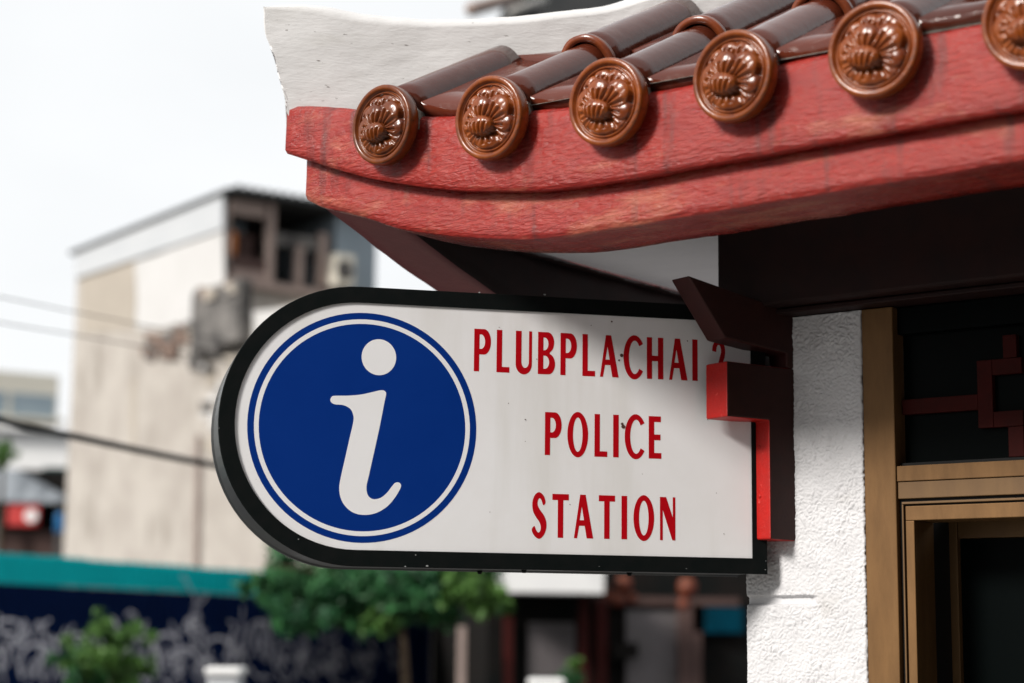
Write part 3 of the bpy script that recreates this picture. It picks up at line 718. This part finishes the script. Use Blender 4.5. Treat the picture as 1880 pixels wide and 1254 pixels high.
# ---- the old white building on the left
ZR = 0.0
C1 = at(415, 357, 34.0)
dleft = (C1.z - 1.6) / ray(143, 465).z
C2 = CAM + ray(143, 465) * dleft
W1 = Vector((C2.x - C1.x, C2.y - C1.y, 0)); LW1 = W1.length; W1.normalize()       # along the blank wall, going left and away
W2 = Vector((-W1.y, W1.x, 0)); W2 = W2 if W2.x > 0 else -W2                       # along the street front, going right and away
N1 = -W2; N2 = -W1
HT_ = C1.z
old = thing('old_building', (C1.x, C1.y, 0), 'tall stained pale building with blank wall and dark open top floor', 'building')
def w1(x, y): h = hit(x, y, C1, N1) - C1; return h.dot(W1), h.z + C1.z
def w2(x, y): h = hit(x, y, C1, N2) - C1; return h.dot(W2), h.z + C1.z
def Q1(t, z, d=0): p = C1 + W1 * t + N1 * d; return Vector((p.x, p.y, z))
def Q2(t, z, d=0): p = C1 + W2 * t + N2 * d; return Vector((p.x, p.y, z))
zf = w2(425, 527)[1]                        # top-floor level
L2 = w2(690, 470)[0]
mb = MB(); mb.box(Q1(.0, 0), W1 * LW1, W2 * L2, (0, 0, zf)); mb.build('wall', BM['wall'], old)
tx = w1(600, 800)[0]
mb = MB(); mb.box(Q1(tx, 0), W1 * (-tx - .004), W2 * L2 * .8, (0, 0, w1(575, 548)[1])); mb.build('wall', BM['wall'], old)

mb = MB(); mb.box(Q1(.25, zf + .003), W1 * (LW1 - .25), W2 * (.25), (0, 0, HT_ - zf - .02)); mb.build('wall', BM['wall'], old)
mb = MB(); mb.box(Q2(.26, zf + .003, -3.2), W2 * (L2 - .26), -W1 * .2, (0, 0, HT_ - zf - .02)); mb.build('rear_partition', BM['shopdark'], old)
mb = MB(); mb.box(Q2(L2 - .9, zf + .003, .01), W2 * .9, W1 * 3.1, (0, 0, HT_ - zf - .03)); mb.build('sheet_panel', BM['bluegrey'], old)
# roof sheet
mb = MB(); mb.box(Q1(-.30, HT_ - .01, .12), W1 * (LW1 + .5), W2 * (L2 + .3), (0, 0, .07)); rf = mb.build('roof', BM['roofdark'], old)
for k in range(16):
    mb = MB(); c = Q2(.1 + k * (L2 / 16), HT_ + .07, .34); mb.tube([c, c + W1 * 3], .07, 8); mb.build('roof_rib', BM['roofdark'], rf)
# pale band under the roof and patches of paint on the blank wall
def poly1(name, pix, mt, d, th=.04):
    mb_ = MB(); mb_.prism([Q1(*w1(*q), d) for q in pix], -N1 * th); return mb_.build(name, mt, old)
poly1('cladding_band', [(143, 467), (415, 360), (415, 421), (143, 512)], BM['band'], .07, .06)
def wob(P, n=5, a=3.0):
    out = []
    for i, q in enumerate(P):
        r_ = P[(i + 1) % len(P)]
        for k in range(n):
            x, y = q[0] + (r_[0] - q[0]) * k / n, q[1] + (r_[1] - q[1]) * k / n
            w_ = noise.noise_vector(Vector((x * .05, y * .05, 3))) * a; out.append((x + w_.x, y + w_.y))
    return out
poly1('tan_patch', wob([(150, 505), (250, 474), (250, 605), (152, 612)]), BM['wall_tan'], .012, .02)
poly1('whitewash_patch', wob([(251, 480), (412, 423), (414, 530), (398, 548), (372, 560), (352, 592), (300, 602), (252, 606)]), BM['whitewash'], .024, .03)
for i in range(26):
    x = random.uniform(272, 372); y = 640 - (x - 272) * .32 + random.uniform(-26, 26); r = random.uniform(5, 15)
    poly1('broken_brick', wob([(x - r, y - r * .8), (x + r, y - r), (x + r * .9, y + r), (x - r, y + r * .8)], 3, 5), random.choice([BM['brick'], BM['soot'], BM['wall_tan'], BM['brick']]), .03 + .003 * i, .06)
for i in range(18):
    x = random.uniform(372, 425); y = random.uniform(665, 830); r = random.uniform(4, 12)
    poly1('broken_plaster', wob([(x - r, y - r), (x + r, y - r), (x + r, y + r), (x - r, y + r)], 3, 5), random.choice([BM['soot'], BM['whitewash'], BM['wall_tan'], BM['whitewash']]), .02 + .003 * i, .05)
poly1('crack_stain', wob([(241, 700), (250, 690), (249, 832), (240, 832)], 4, 3), BM['wall_tan'], .01, .02)
for x0, y0, x1, y1, r in [(372, 800, 368, 1044, .045)]:
    a, b = w1(x0, y0), w1(x1, y1); mb = MB(); mb.tube([Q1(a[0], a[1], .09), Q1(b[0], b[1], .09), Q1(b[0], 0, .09)], r, 8); mb.build('drain_pipe', BM['timber'], old)
# sooty block round the corner
a = w1(378, 540); b = w1(378, 652); e_ = w1(464, 600)
mb = MB(); mb.box(Q1(a[0], b[1], .30), W1 * (e_[0] - a[0]), -N1 * .29, (0, 0, a[1] - b[1])); mb.build('sooty_block', BM['soot'], old, bevel=.05)
for i in range(16):
    x = random.uniform(352, 478); y = random.choice([random.uniform(528, 548), random.uniform(640, 672)]); r = random.uniform(5, 13)
    poly1('broken_plaster', wob([(x - r, y - r), (x + r, y - r * .7), (x + r, y + r), (x - r * .6, y + r)], 3, 7), random.choice([BM['soot'], BM['soot'], BM['wall_tan'], BM['brick']]), .305 + .004 * i if 380 < x < 462 else .03 + .004 * i, .05)
# street front below the top floor
poly1('whitewash_patch', wob([(466, 572), (590, 562), (590, 660), (500, 650), (468, 630)]), BM['whitewash'], .02, .03)
# open top floor: slab edge, posts, rails, air conditioner, odds and ends
mb = MB(); mb.box(Q2(.02, zf + .004, .0), W2 * (L2 - .94), N2 * .14, (0, 0, .16)); mb.build('slab_edge', BM['timber'], old)
def q2box(name, x0, x1, y0, y1, mt, d0, d1, bv=0):
    a = w2(x0, y1); b = w2(x1, y0)
    mb_ = MB(); mb_.box(Q2(a[0], a[1], d0), W2 * (b[0] - a[0]), N2 * (d1 - d0), (0, 0, b[1] - a[1])); return mb_.build(name, mt, old, bevel=bv)
q2box('corner_post', 416, 421, 372, 524, BM['timber'], -.1, .05)
q2box('post', 487, 504, 372, 522, BM['timber'], -.12, .06)
q2box('post', 542, 557, 452, 522, BM['timber'], -.1, .03)
q2box('post', 583, 600, 430, 524, BM['timber'], -.12, .05)
q2box('head_rail', 426, 488, 374, 392, BM['timber'], -.08, .03)
q2box('rail', 506, 583, 437, 450, BM['soot'], -.08, .0)
q2box('lower_boards', 424, 487, 478, 500, BM['brownwood'], -.06, .0)
q2box('lower_boards', 424, 487, 500, 516, BM['timber'], -.07, .01)
q2box('hanging_cloth', 430, 450, 420, 462, BM['orange'], -.35, -.30, .02)
q2box('stored_box', 452, 486, 425, 468, BM['brownwood'], -1.2, -.4)
q2box('pale_sheet', 462, 486, 395, 425, BM['bluegrey'], -.9, -.8)
q2box('brown_board', 600, 616, 430, 470, BM['brownwood'], -.6, -.5)
ac = q2box('air_conditioner', 600, 637, 474, 527, BM['cream'], .0, .32, .03)
c = Q2(w2(617, 500)[0], w2(617, 500)[1], .33); mb = MB(); mb.tube([c, c + N2 * .02], [.19, .17], 20); mb.build('fan_grille', BM['soot'], ac)

# ---- far office block, low white building, shed with red board
office = thing('office_block', tuple(Vector((at(60, 700, 90).x, at(60, 700, 90).y, 0))), 'distant cream office block with rows of blue grey windows', 'building')
OD = hdir(33); OB = back(OD); OC = at(108, 705, 90)
def OP(t, z, d=0): p = OC + OD * t + OB * d; return Vector((p.x, p.y, z))
def o2(x, y): h = hit(x, y, OC, OB) - OC; return h.dot(OD), h.z + OC.z
zt = o2(108, 690)[1]
mb = MB(); mb.box(OP(-22, 0), OD * 22, OB * 12, (0, 0, zt)); mb.build('wall', BM['cream'], office)
mb = MB(); mb.box(OP(-9, zt + .01, 2), OD * 5, OB * 5, (0, 0, 1.0)); mb.build('roof_room', BM['white'], office)
zz = zt - 1.0
for r_ in range(9):
    z1 = zz - r_ * 2.35; z0 = z1 - 1.1
    if z0 < .5: break
    for k in range(9):
        mb = MB(); mb.box(OP(-21.5 + k * 2.4, z0, -.06), OD * 2.15, OB * .05, (0, 0, z1 - z0)); w_ = mb.build('window', BM['officeglass'], office)
    mb = MB(); mb.box(OP(-22.2, z0 - .22, -.5), OD * 22.4, OB * .49, (0, 0, .2)); mb.build('ledge', BM['cream'], office)
low = thing('low_house', (at(60, 900, 60).x, at(60, 900, 60).y, 0), 'plain white low house behind the grey shed roof', 'building')
LC = at(132, 795, 62); LD = hdir(12); LBK = back(LD)
def LP(t, z, d=0): p = LC + LD * t + LBK * d; return Vector((p.x, p.y, z))
mb = MB(); mb.box(LP(-8, 0), LD * 7.9, LBK * 6, (0, 0, LC.z)); mb.build('wall', BM['white'], low)
mb = MB(); mb.prism([LP(-8.4, LC.z + .003, -.4), LP(.1, LC.z + .003, -.4), LP(.1, LC.z + .003, 6.4), LP(-8.4, LC.z + .003, 6.4)], (0, 0, .15)); mb.build('roof', BM['white'], low)
shed = thing('market_shed', (at(50, 950, 44).x, at(50, 950, 44).y, 0), 'low dark shed with grey corrugated roof left of the stained building', 'shed')
SC_ = at(118, 925, 44); SD_ = hdir(4); SB_ = back(SD_)
def SHP(t, z, d=0): p = SC_ + SD_ * t + SB_ * d; return Vector((p.x, p.y, z))
zr = SC_.z
mb = MB(); mb.box(SHP(-6, 0, 2.4), SD_ * 5.9, SB_ * .15, (0, 0, zr + 1.0)); mb.build('rear_wall', BM['shopdark'], shed)
for k in range(5):
    mb = MB(); mb.box(SHP(-5.8 + k * 1.4, 0, .1), SD_ * .12, SB_ * .12, (0, 0, zr)); mb.build('post', BM['soot'], shed)
for k in range(12):
    w_ = SD_ * .47
    mb = MB(); mb.prism([SHP(-5.9 + k * .48, zr, -.2), SHP(-5.9 + k * .48, zr, -.2) + w_, SHP(-5.9 + k * .48, zr + (.95 if k < 9 else .95 - .25 * (k - 8)), 2.4) + w_, SHP(-5.9 + k * .48, zr + (.95 if k < 9 else .95 - .25 * (k - 9)), 2.4)], (0, 0, .05)); mb.build('roof_sheet', BM['greyroof'], shed)
mb = MB(); mb.box(SHP(-1.1, 0, 3.2), SD_ * 1.2, SB_ * .2, (0, 0, at(100, 856, 47).z)); mb.build('green_panel', mat('dark_green_sheet', (.01, .05, .05), .7), shed)
mb = MB(); mb.box(SHP(-5.8, 0, .6), SD_ * 5.6, SB_ * .9, (0, 0, at(50, 972, 44).z)); mb.build('counter', BM['brownwood'], shed)
rb = thing('red_board', tuple(at(40, 962, 43.7)), 'red sign board with white disc hung under the grey shed roof', 'sign')
a = at(12, 965, 43.7); mb = MB(); mb.box(a, SD_ * (58 / FPX * 43.7), SB_ * .06, (0, 0, 44 / FPX * 43.7)); mb.build('board', BM['red'], rb, bevel=.02)
c = at(57, 947, 43.66); mb = MB(); mb.tube([c, c - SB_ * .03], .15, 20); mb.build('white_disc', BM['white'], rb)
bt = MB(); a = at(101, 978, 43.6); v_ = []
for i in range(7):
    for j in range(7): v_.append(a + SD_ * (i * .03) + Vector((0, 0, j * .075)) - SB_ * (.05 * math.sin(i * 1.7 + j * .6)))
tp = mk('blue_tarpaulin', v_, [(i*7+j, i*7+j+1, (i+1)*7+j+1, (i+1)*7+j) for i in range(6) for j in range(6)], BM['bluetarp'], None, True)
md = tp.modifiers.new('t', 'SOLIDIFY'); md.thickness = .01
tag(tp, 'small bright blue tarpaulin hanging at the shed edge', 'tarpaulin')

# ---- hoarding of ribbed sheets, teal above navy, with sprayed scrawl
FA = at(0, 1015, 19.4); FB = at(480, 1050, 19.4 * 140 / 110.); FB.z = FA.z
FD = Vector((FB.x - FA.x, FB.y - FA.y, 0)).normalized(); FBK = back(FD)
if FBK.y < 0: FBK = -FBK
FN = -FBK if (FBK.dot(Vector((-1, 0, 0))) < 0) else FBK
FN = Vector((FD.y, -FD.x, 0));  # towards the street and the camera
def fz(x, y): h = hit(x, y, FA, FN) - FA; return h.dot(FD), h.z + FA.z
def FP(t, z, d=0): p = FA + FD * t + FN * d; return Vector((p.x, p.y, z))
ZT = FA.z; ZM = fz(200, 1081)[1]
hoard = thing('site_hoarding', (FA.x, FA.y, 0), 'long ribbed hoarding, teal band above navy sheets with grey spray scrawl', 'fence')
t0 = -2.2; t1 = fz(760, 1100)[0]; SW = .76
k = 0; t = t0
def ribsheet(z0, z1, mt, th):
    global t
    v = []; f = []; prof_ = []
    for r_ in range(4):
        b_ = r_ * SW / 4; prof_ += [(b_, 0), (b_ + .07, 0), (b_ + .09, .035), (b_ + .16, .035), (b_ + .18, 0)]
    prof_.append((SW - .004, 0))
    for a_, d_ in prof_: v += [FP(t + a_, z0, d_), FP(t + a_, z1, d_)]
    for i in range(len(prof_) - 1): f.append((2*i, 2*i+1, 2*i+3, 2*i+2))
    o_ = mk('sheet', v, f, mt, hoard); md_ = o_.modifiers.new('t', 'SOLIDIFY'); md_.thickness = .004
while t < t1:
    ribsheet(ZM + .003, ZT + .006 * math.sin(k * 2.1), BM['teal'], .004); ribsheet(.02, ZM, BM['navy'], .004)
    mb = MB(); mb.box(FP(t, 0, -.09), FD * .06, FN * .06, (0, 0, ZT - .05)); mb.build('post', BM['soot'], hoard)
    t += SW; k += 1
# sprayed strokes, built in the hoarding's own plane
def stroke(P, w):
    P = [fz(*q) for q in P]; v = []; f = []
    for i, (a_, b_) in enumerate(P):
        p, q = P[max(i-1, 0)], P[min(i+1, len(P)-1)]; dx, dy = q[0]-p[0], q[1]-p[1]; l = math.hypot(dx, dy) or 1
        nx, ny = -dy/l*w/2, dx/l*w/2; v += [FP(a_+nx, b_+ny, .041 + .0005 * (STR[0] % 9)), FP(a_-nx, b_-ny, .041 + .0005 * (STR[0] % 9))]
    for i in range(len(P)-1): f.append((2*i, 2*i+1, 2*i+3, 2*i+2))
    STR[0] += 1
    mk('spray_stroke', v, f, BM['spray'], hoard)
STR = [0]
def arc(cx, cy, rx, ry, a0, a1, n=16): return [(cx + rx * math.cos(RAD(a0 + (a1-a0)*k/n)), cy - ry * math.sin(RAD(a0 + (a1-a0)*k/n))) for k in range(n + 1)]
for (cx, cy, rx, ry, a0, a1, w) in [(62, 1222, 33, 40, -40, 215, .055), (252, 1215, 34, 46, -60, 130, .055), (300, 1190, 26, 26, -70, 200, .05), (330, 1222, 30, 32, -30, 190, .055), (10, 1150, 22, 12, 0, 300, .04), (0, 1205, 10, 20, -80, 80, .04), (140, 1195, 50, 30, 20, 140, .04), (395, 1195, 26, 24, 20, 260, .045), (470, 1180, 24, 40, -60, 200, .03), (520, 1215, 20, 36, 0, 300, .03), (570, 1200, 22, 40, 40, 330, .03), (620, 1225, 20, 30, 0, 280, .03), (665, 1195, 16, 36, 40, 300, .03)]:
    stroke(arc(cx, cy, rx, ry, a0, a1), w * .8)
rg = random.Random(11)
for i in range(100):
    x = rg.uniform(-10, 720); y = rg.uniform(1150, 1262) ; P = [(x, y)]
    for k in range(rg.randint(3, 6)): P.append((P[-1][0] + rg.uniform(-13, 15), P[-1][1] + rg.uniform(-26, 26)))
    stroke(catmull(P, 5, False), rg.uniform(.014, .028))
for P in [[(20, 1185), (38, 1140), (48, 1170), (62, 1145), (70, 1160)], [(308, 1142), (322, 1165), (332, 1150), (345, 1135), (348, 1170), (362, 1190)], [(345, 1175), (352, 1200), (372, 1215), (380, 1190)], [(441, 1112), (436, 1180), (434, 1254)], [(415, 1140), (424, 1150), (418, 1180)], [(455, 1150), (462, 1185), (470, 1140), (476, 1190), (486, 1135), (490, 1200)], [(500, 1170), (512, 1230), (520, 1180)], [(540, 1180), (546, 1250)], [(596, 1170), (606, 1240), (616, 1180)], [(72, 1210), (74, 1254)], [(246, 1235), (262, 1254)], [(290, 1215), (292, 1254)]]:
    stroke(catmull(P, 5, False), .028)

# ---- foliage
def foliage(name, center, rad, n, size, mt, par, clumps=14):
    rnd = random.Random(n + clumps); v = []; f = []; cl = []
    for i in range(clumps * 3):
        d = Vector((rnd.gauss(0, 1), rnd.gauss(0, 1), rnd.gauss(0, 1))).normalized() * (rnd.random() ** .35) * rnd.uniform(.7, 1.4)
        cl.append((center + Vector((d.x*rad[0], d.y*rad[1], d.z*rad[2])), rnd.uniform(.10, .30), rnd.uniform(.3, 1)))
    for i in range(n):
        c_, s_, wt = rnd.choice(cl)
        if rnd.random() > wt: continue
        d = Vector((rnd.gauss(0, 1), rnd.gauss(0, 1), rnd.gauss(0, .8))).normalized() * (rnd.random() ** .6)
        rr = (rad[0] + rad[1] + rad[2]) / 3
        p = c_ + d * rr * s_ * 1.5
        nrm = (d * .6 + Vector((rnd.uniform(-.8, .8), rnd.uniform(-.8, .8), rnd.uniform(-.1, .9)))).normalized()
        a_ = nrm.orthogonal().normalized(); a_.rotate(Matrix.Rotation(rnd.uniform(0, 6.28), 3, nrm)); b_ = nrm.cross(a_)
        s = size * rnd.uniform(.6, 1.5); k = len(v)
        v += [p - a_*s, p + b_*s*.42 + nrm*s*.1, p + a_*s - nrm*s*.25, p - b_*s*.42 + nrm*s*.1]; f.append((k, k+1, k+2, k+3))
    return mk(name, v, f, mt, par)
def limbs(par, foot, top, r, crown, n=7):
    mb_ = MB(); mid = (foot + top) / 2 + Vector((.06, .03, 0)); mb_.tube([foot, mid, top], [r * 1.1, r * .8, r * .5], 10)
    rnd = random.Random(3)
    for i in range(n):
        a_ = i * 2.4; e = crown + Vector((math.cos(a_) * rnd.uniform(.4, .8), math.sin(a_) * rnd.uniform(.3, .6), rnd.uniform(-.1, .4)))
        mb_.tube([top - Vector((0, 0, .1)), (top + e) / 2 + Vector((0, 0, .12)), e], [r * .55, r * .35, r * .12], 6)
    return mb_.build('trunk', BM['bark'], par, True)
TC = at(640, 1085, 16.0); foot = at(735, 1254, 16.0); foot.z = 0
tree = thing('street_tree', tuple(foot), 'leafy green street tree below the sign, in front of the hoarding', 'tree')
limbs(tree, foot, Vector((foot.x, foot.y, TC.z - .15)), .06, Vector((TC.x, TC.y, TC.z)))
foliage('crown', at(600, 1095, 16.2), (.58, .5, .30), 5200, .06, BM['leaf'], tree, 22)
foliage('crown', at(765, 1075, 15.6), (.52, .5, .22), 3000, .06, BM['leaf'], tree, 16)
foliage('crown', at(870, 1085, 15.2), (.26, .3, .14), 1300, .06, BM['leaf2'], tree, 10)
for (px_, py_, r_, n_) in ((492, 1078, .13, 220), (905, 1108, .10, 150), (540, 1140, .14, 200), (690, 1135, .12, 160), (800, 1112, .10, 160)):
    foliage('crown', at(px_, py_, 15.6), (r_ * 1.3, r_, r_), n_, .065, BM['leaf2' if px_ > 650 else 'leaf'], tree, 3)
SHC = at(185, 1205, 15.0); sf = Vector((SHC.x, SHC.y, 0))
shrub = thing('roadside_shrub', tuple(sf), 'small yellow green bush in front of the navy hoarding', 'shrub')
mb = MB()
for i in range(6):
    a_ = i * 1.05; mb.tube([sf + Vector((.05*math.cos(a_), .05*math.sin(a_), 0)), sf + Vector((.12*math.cos(a_), .1*math.sin(a_), .7)), sf + Vector((.25*math.cos(a_), .2*math.sin(a_), 1.35))], [.018, .014, .006], 6)
mb.build('stem', BM['bark'], shrub, True)
foliage('crown', SHC + Vector((0, 0, -.08)), (.36, .3, .26), 3000, .04, BM['leaf2'], shrub, 14)
foliage('crown', at(150, 1225, 15.0), (.25, .2, .2), 500, .05, BM['leaf'], shrub, 6)
foliage('crown', at(245, 1180, 15.0), (.14, .12, .18), 330, .045, BM['leaf2'], shrub, 6)
foliage('crown', at(185, 1150, 15.0), (.10, .1, .16), 260, .04, BM['leaf2'], shrub, 5)
foliage('crown', SHC + Vector((0, 0, -.65)), (.4, .32, .4), 1800, .045, BM['leaf'], shrub, 14)
FG = at(5, 835, 30)   # spindly tree behind the shed, at the very edge
tr2 = thing('thin_tree', (FG.x, FG.y, 0), 'thin pale green tree at the left edge above the shed', 'tree')
mb = MB(); mb.tube([Vector((FG.x, FG.y, 0)), Vector((FG.x + .05, FG.y, 2.5)), FG], [.07, .05, .02], 8); mb.build('trunk', BM['bark'], tr2, True)
foliage('crown', FG, (.22, .2, .25), 500, .06, BM['leaf2'], tr2, 7)

# ---- row of shop fronts behind the sign
SH = thing('shop_house', (at(1100, 1200, 23).x, at(1100, 1200, 23).y, 0), 'dark old shop house with shutters, red posts and high roof behind the booth', 'building')
GD = hdir(8); GB = back(GD); GC = at(1000, 1100, 23)
def GP(t, z, d=0): p = GC + GD * t + GB * d; return Vector((p.x, p.y, z))
def gz(x, y): h = hit(x, y, GC, GB) - GC; return h.dot(GD), h.z + GC.z
zroof = gz(940, 26)[1]
mb = MB(); mb.box(GP(gz(905, 900)[0], 0, .35), GD * 6.5, GB * 7, (0, 0, zroof - .3)); mb.build('wall', BM['shopdark'], SH)
mb = MB(); mb.box(GP(gz(932, 20)[0], zroof - .25, -.6), GD * 7.2, GB * 8.4, (0, 0, .5)); mb.build('roof', BM['roofdark'], SH)
a = at(866, 17, 21.5); b = at(985, -16, 24.5); mb = MB(); mb.tube([a, b], [.085, .085], 12); mb.build('roof_pole', BM['timber'], SH, True)
a = at(940, 22, 21.8); b = at(1000, 0, 22.4); mb = MB(); mb.tube([a, b], [.05, .05], 10); mb.build('gutter_end', BM['concrete'], SH, True)
def gbox(name, x0, x1, y0, y1, mt, d0, d1, ground=False, bv=0, par=None):
    a_ = gz(x0, y1); b_ = gz(x1, y0); z0 = 0 if ground else a_[1]
    mb_ = MB(); mb_.box(GP(a_[0], z0, d0), GD * (b_[0] - a_[0]), GB * (d1 - d0), (0, 0, b_[1] - z0)); return mb_.build(name, mt, par or SH, bevel=bv)
gbox('awning', 880, 1084, 1040, 1089, BM['white'], -.9, .34)
gbox('shutter', 975, 1062, 1143, 1300, BM['shutter'], .28, .345, True)
gbox('shutter', 1158, 1252, 1120, 1300, BM['shutter'], .28, .345, True)
for x0, x1 in ((975, 1062), (1158, 1252)):
    for k in range(24):
        y = 1146 + k * 6.5
        if y > 1260: break
        gbox('slat', x0, x1, y, y + 4.5, BM['shutter'], .255, .279)
gbox('post', 1062, 1078, 1050, 1300, BM['redpost'], -.1, .06, True)
gbox('post', 1098, 1118, 1100, 1300, BM['redpost'], .1, .26, True)
gbox('post', 928, 944, 1130, 1300, BM['redpost'], .1, .26, True)
gbox('post', 1252, 1275, 1100, 1300, BM['brownwood'], .1, .26, True)
gbox('post', 1277, 1292, 1160, 1300, BM['brownwood'], .1, .22, True)
gbox('post', 838, 852, 1150, 1300, BM['timber'], -.2, -.05, True)
gbox('notice_box', 1125, 1172, 1180, 1208, BM['shopdark'], .0, .2)
gbox('fascia_strip', 1098, 1365, 1098, 1108, BM['brownwood'], .2, .34)
ts = thing('teal_signboard', tuple(GP(*gz(1335, 1165), .0)), 'dark teal signboard on the shop front next to the white pillar', 'sign')
a_ = gz(1302, 1163); b_ = gz(1372, 1116); mb = MB(); mb.box(GP(a_[0], a_[1], .15), GD * (b_[0]-a_[0]), GB * .1, (0, 0, b_[1]-a_[1])); mb.build('board', BM['tealsign'], ts, bevel=.02)
for i, (x, y, r) in enumerate([(1118, 1094, .07), (1145, 1072, .11), (1135, 1100, .09), (1160, 1098, .07), (1262, 1078, .12), (1256, 1108, .08), (1105, 1075, .06)]):
    c = at(x, y, 22.6); mb = MB(); prof_ = [(-1, .25), (-.9, .6), (-.5, .92), (0, 1), (.5, .92), (.9, .6), (1, .25)]
    mb.tube([c + Vector((0, 0, q[0] * r)) for q in prof_], [q[1] * r for q in prof_], 14)
    lbl = ['small lantern beside the red post, low left', 'biggest orange lantern of the left cluster', 'red orange lantern under the biggest left one', 'small lantern at the right of the left cluster', 'large orange lantern hanging alone on the right', 'small lantern under the lone right one', 'smallest lantern at upper left of the cluster'][i]
    root = thing('paper_lantern', tuple(c - Vector((0, 0, r))), lbl + ', on the shop front', 'lantern', 'lanterns on the shop front')
    mb.build('shade', BM['lantern'], root, True)
    mb = MB(); mb.tube([c + Vector((0, 0, r)), c + Vector((0, 0, r + .25))], .006, 5); mb.build('cord', BM['cable'], root)
# potted topiary, white car roof and white cabinet at the bottom edge
pc = at(1050, 1232, 17); pf = Vector((pc.x, pc.y, 0))
pot = thing('potted_plant', tuple(pf), 'potted green plant in two round tiers before the shutters', 'plant')
mb = MB(); mb.tube([pf, pf + Vector((0, 0, .45))], [.16, .22], 18); mb.build('pot', BM['terracotta'], pot, True)
mb = MB(); mb.tube([pf + Vector((0, 0, .4)), pc], .02, 8); mb.build('stem', BM['bark'], pot)
foliage('crown', at(1056, 1216, 17), (.06, .06, .06), 420, .03, BM['leaf2'], pot, 7)
foliage('crown', at(1046, 1243, 17), (.13, .12, .08), 700, .03, BM['leaf'], pot, 8)
foliage('crown', at(1046, 1290, 17), (.17, .15, .22), 900, .035, BM['leaf'], pot, 8)
cc = at(1003, 1247, 14); cf_ = Vector((cc.x, cc.y, 0))
cab = thing('white_kiosk', tuple(cf_), 'white rounded kiosk top at the bottom edge before the shutter', 'kiosk')
mb = MB(); mb.box(cf_ + Vector((-.13, -.2, 0)), (.26, 0, 0), (0, .4, 0), (0, 0, cc.z - .05)); mb.build('body', BM['white'], cab, bevel=.03)
mb = MB(); mb.box(cf_ + Vector((-.14, -.2, cc.z - .046)), (.28, 0, 0), (0, .4, 0), (0, 0, .05)); mb.build('lid', BM['white'], cab, bevel=.024, seg=4)
cc = at(414, 1226, 14); cf_ = Vector((cc.x, cc.y, 0))
cab = thing('utility_cabinet', tuple(cf_), 'white street cabinet with flat lid before the navy hoarding', 'cabinet')
mb = MB(); mb.box(cf_ + Vector((-.115, -.12, 0)), (.23, 0, 0), (0, .3, 0), (0, 0, cc.z - .06)); mb.build('body', BM['band'], cab, bevel=.02)
mb = MB(); mb.box(cf_ + Vector((-.135, -.15, cc.z - .057)), (.27, 0, 0), (0, .36, 0), (0, 0, .06)); mb.build('lid', BM['white'], cab, bevel=.02, seg=3)

# ---- cables on a pole outside the frame
pf = at(-420, 700, 9); pf = Vector((pf.x, pf.y, 0))
pole = thing('utility_pole', tuple(pf), 'concrete utility pole carrying the black street cables', 'pole')
mb = MB(); mb.tube([pf, pf + Vector((0, 0, 7.5))], [.16, .11], 14); mb.build('shaft', BM['concrete'], pole, True)
mb = MB(); mb.box(pf + Vector((-.7, -.06, 6.3)), (1.4, 0, 0), (0, .12, 0), (0, 0, .12)); mb.build('crossarm', BM['timber'], pole)
def cable(P, r, label):
    P = [at(*q) for q in P]; P = catmull([tuple(q) for q in P], 10, False); mb_ = MB(); mb_.tube(P, r, 7)
    o_ = mb_.build('overhead_cable', BM['cable'], None, True); tag(o_, label, 'cable', 'overhead cables')
cable([(-405, 640, 9.0), (0, 770, 10.2), (150, 804, 11), (390, 853, 12.5), (700, 905, 16), (1000, 935, 22.9)], .022, 'thick black cable sagging across the stained building to the sign')
cable([(-400, 470, 9.05), (0, 545, 11), (150, 575, 12), (400, 622, 14), (700, 672, 17), (1010, 715, 22.9)], .004, 'upper thin wire crossing the stained wall under the roof')
cable([(-395, 520, 9.1), (0, 592, 11), (150, 617, 12), (400, 660, 14), (700, 706, 17), (1020, 745, 22.9)], .004, 'lower thin wire crossing the stained wall under the roof')

# ---- unseen houses added behind and beside the camera to block sky light
ROWM = mat('added_house_render', (0.16, 0.14, 0.12), 0.9, c2=(0.11, 0.10, 0.09), nscale=.8)
BLOCKERS = [(-5.8, 7.4, 10.5, 'unseen dark three storey house added behind the viewer to block sky, next to the gap'), (1.65, 5.2, 11.2, 'tallest unseen dark house added behind the viewer to block sky'), (6.9, 6.0, 9.8, 'unseen dark house added behind the viewer to block sky, at the far end')]
for (x0, w_, h_, lb) in BLOCKERS:
    th_ = thing('added_terrace_house', (x0 + w_ / 2, -6, 0), lb, 'building', 'unseen added houses blocking sky')
    mb = MB(); mb.box((x0, -14, 0), (w_ - .03, 0, 0), (0, 8, 0), (0, 0, h_)); mb.build('wall', ROWM, th_)
    mb = MB(); mb.box((x0 - .01, -14.2, h_ + .003), (w_, 0, 0), (0, 8.6, 0), (0, 0, .25)); mb.build('roof', BM['roofdark'], th_)
    for fl in range(3):
        for k in range(3):
            mb = MB(); mb.box((x0 + .5 + k * 1.6, -5.995, .9 + fl * 3.0), (1.0, 0, 0), (0, .05, 0), (0, 0, 1.5)); w__ = mb.build('window', BM['officeglass'], th_)
sd = thing('added_side_house', (11, 0, 0), 'dark house at the viewer\'s right beyond the booth', 'building')
mb = MB(); mb.box((7.5, -5.5, 0), (6, 0, 0), (0, 7.5, 0), (0, 0, 9)); mb.build('wall', ROWM, sd)  # unseen house added as a light blocker on the right
mb = MB(); mb.box((7.2, -5.6, 9.003), (6.5, 0, 0), (0, 7.8, 0), (0, 0, .25)); mb.build('roof', BM['roofdark'], sd)
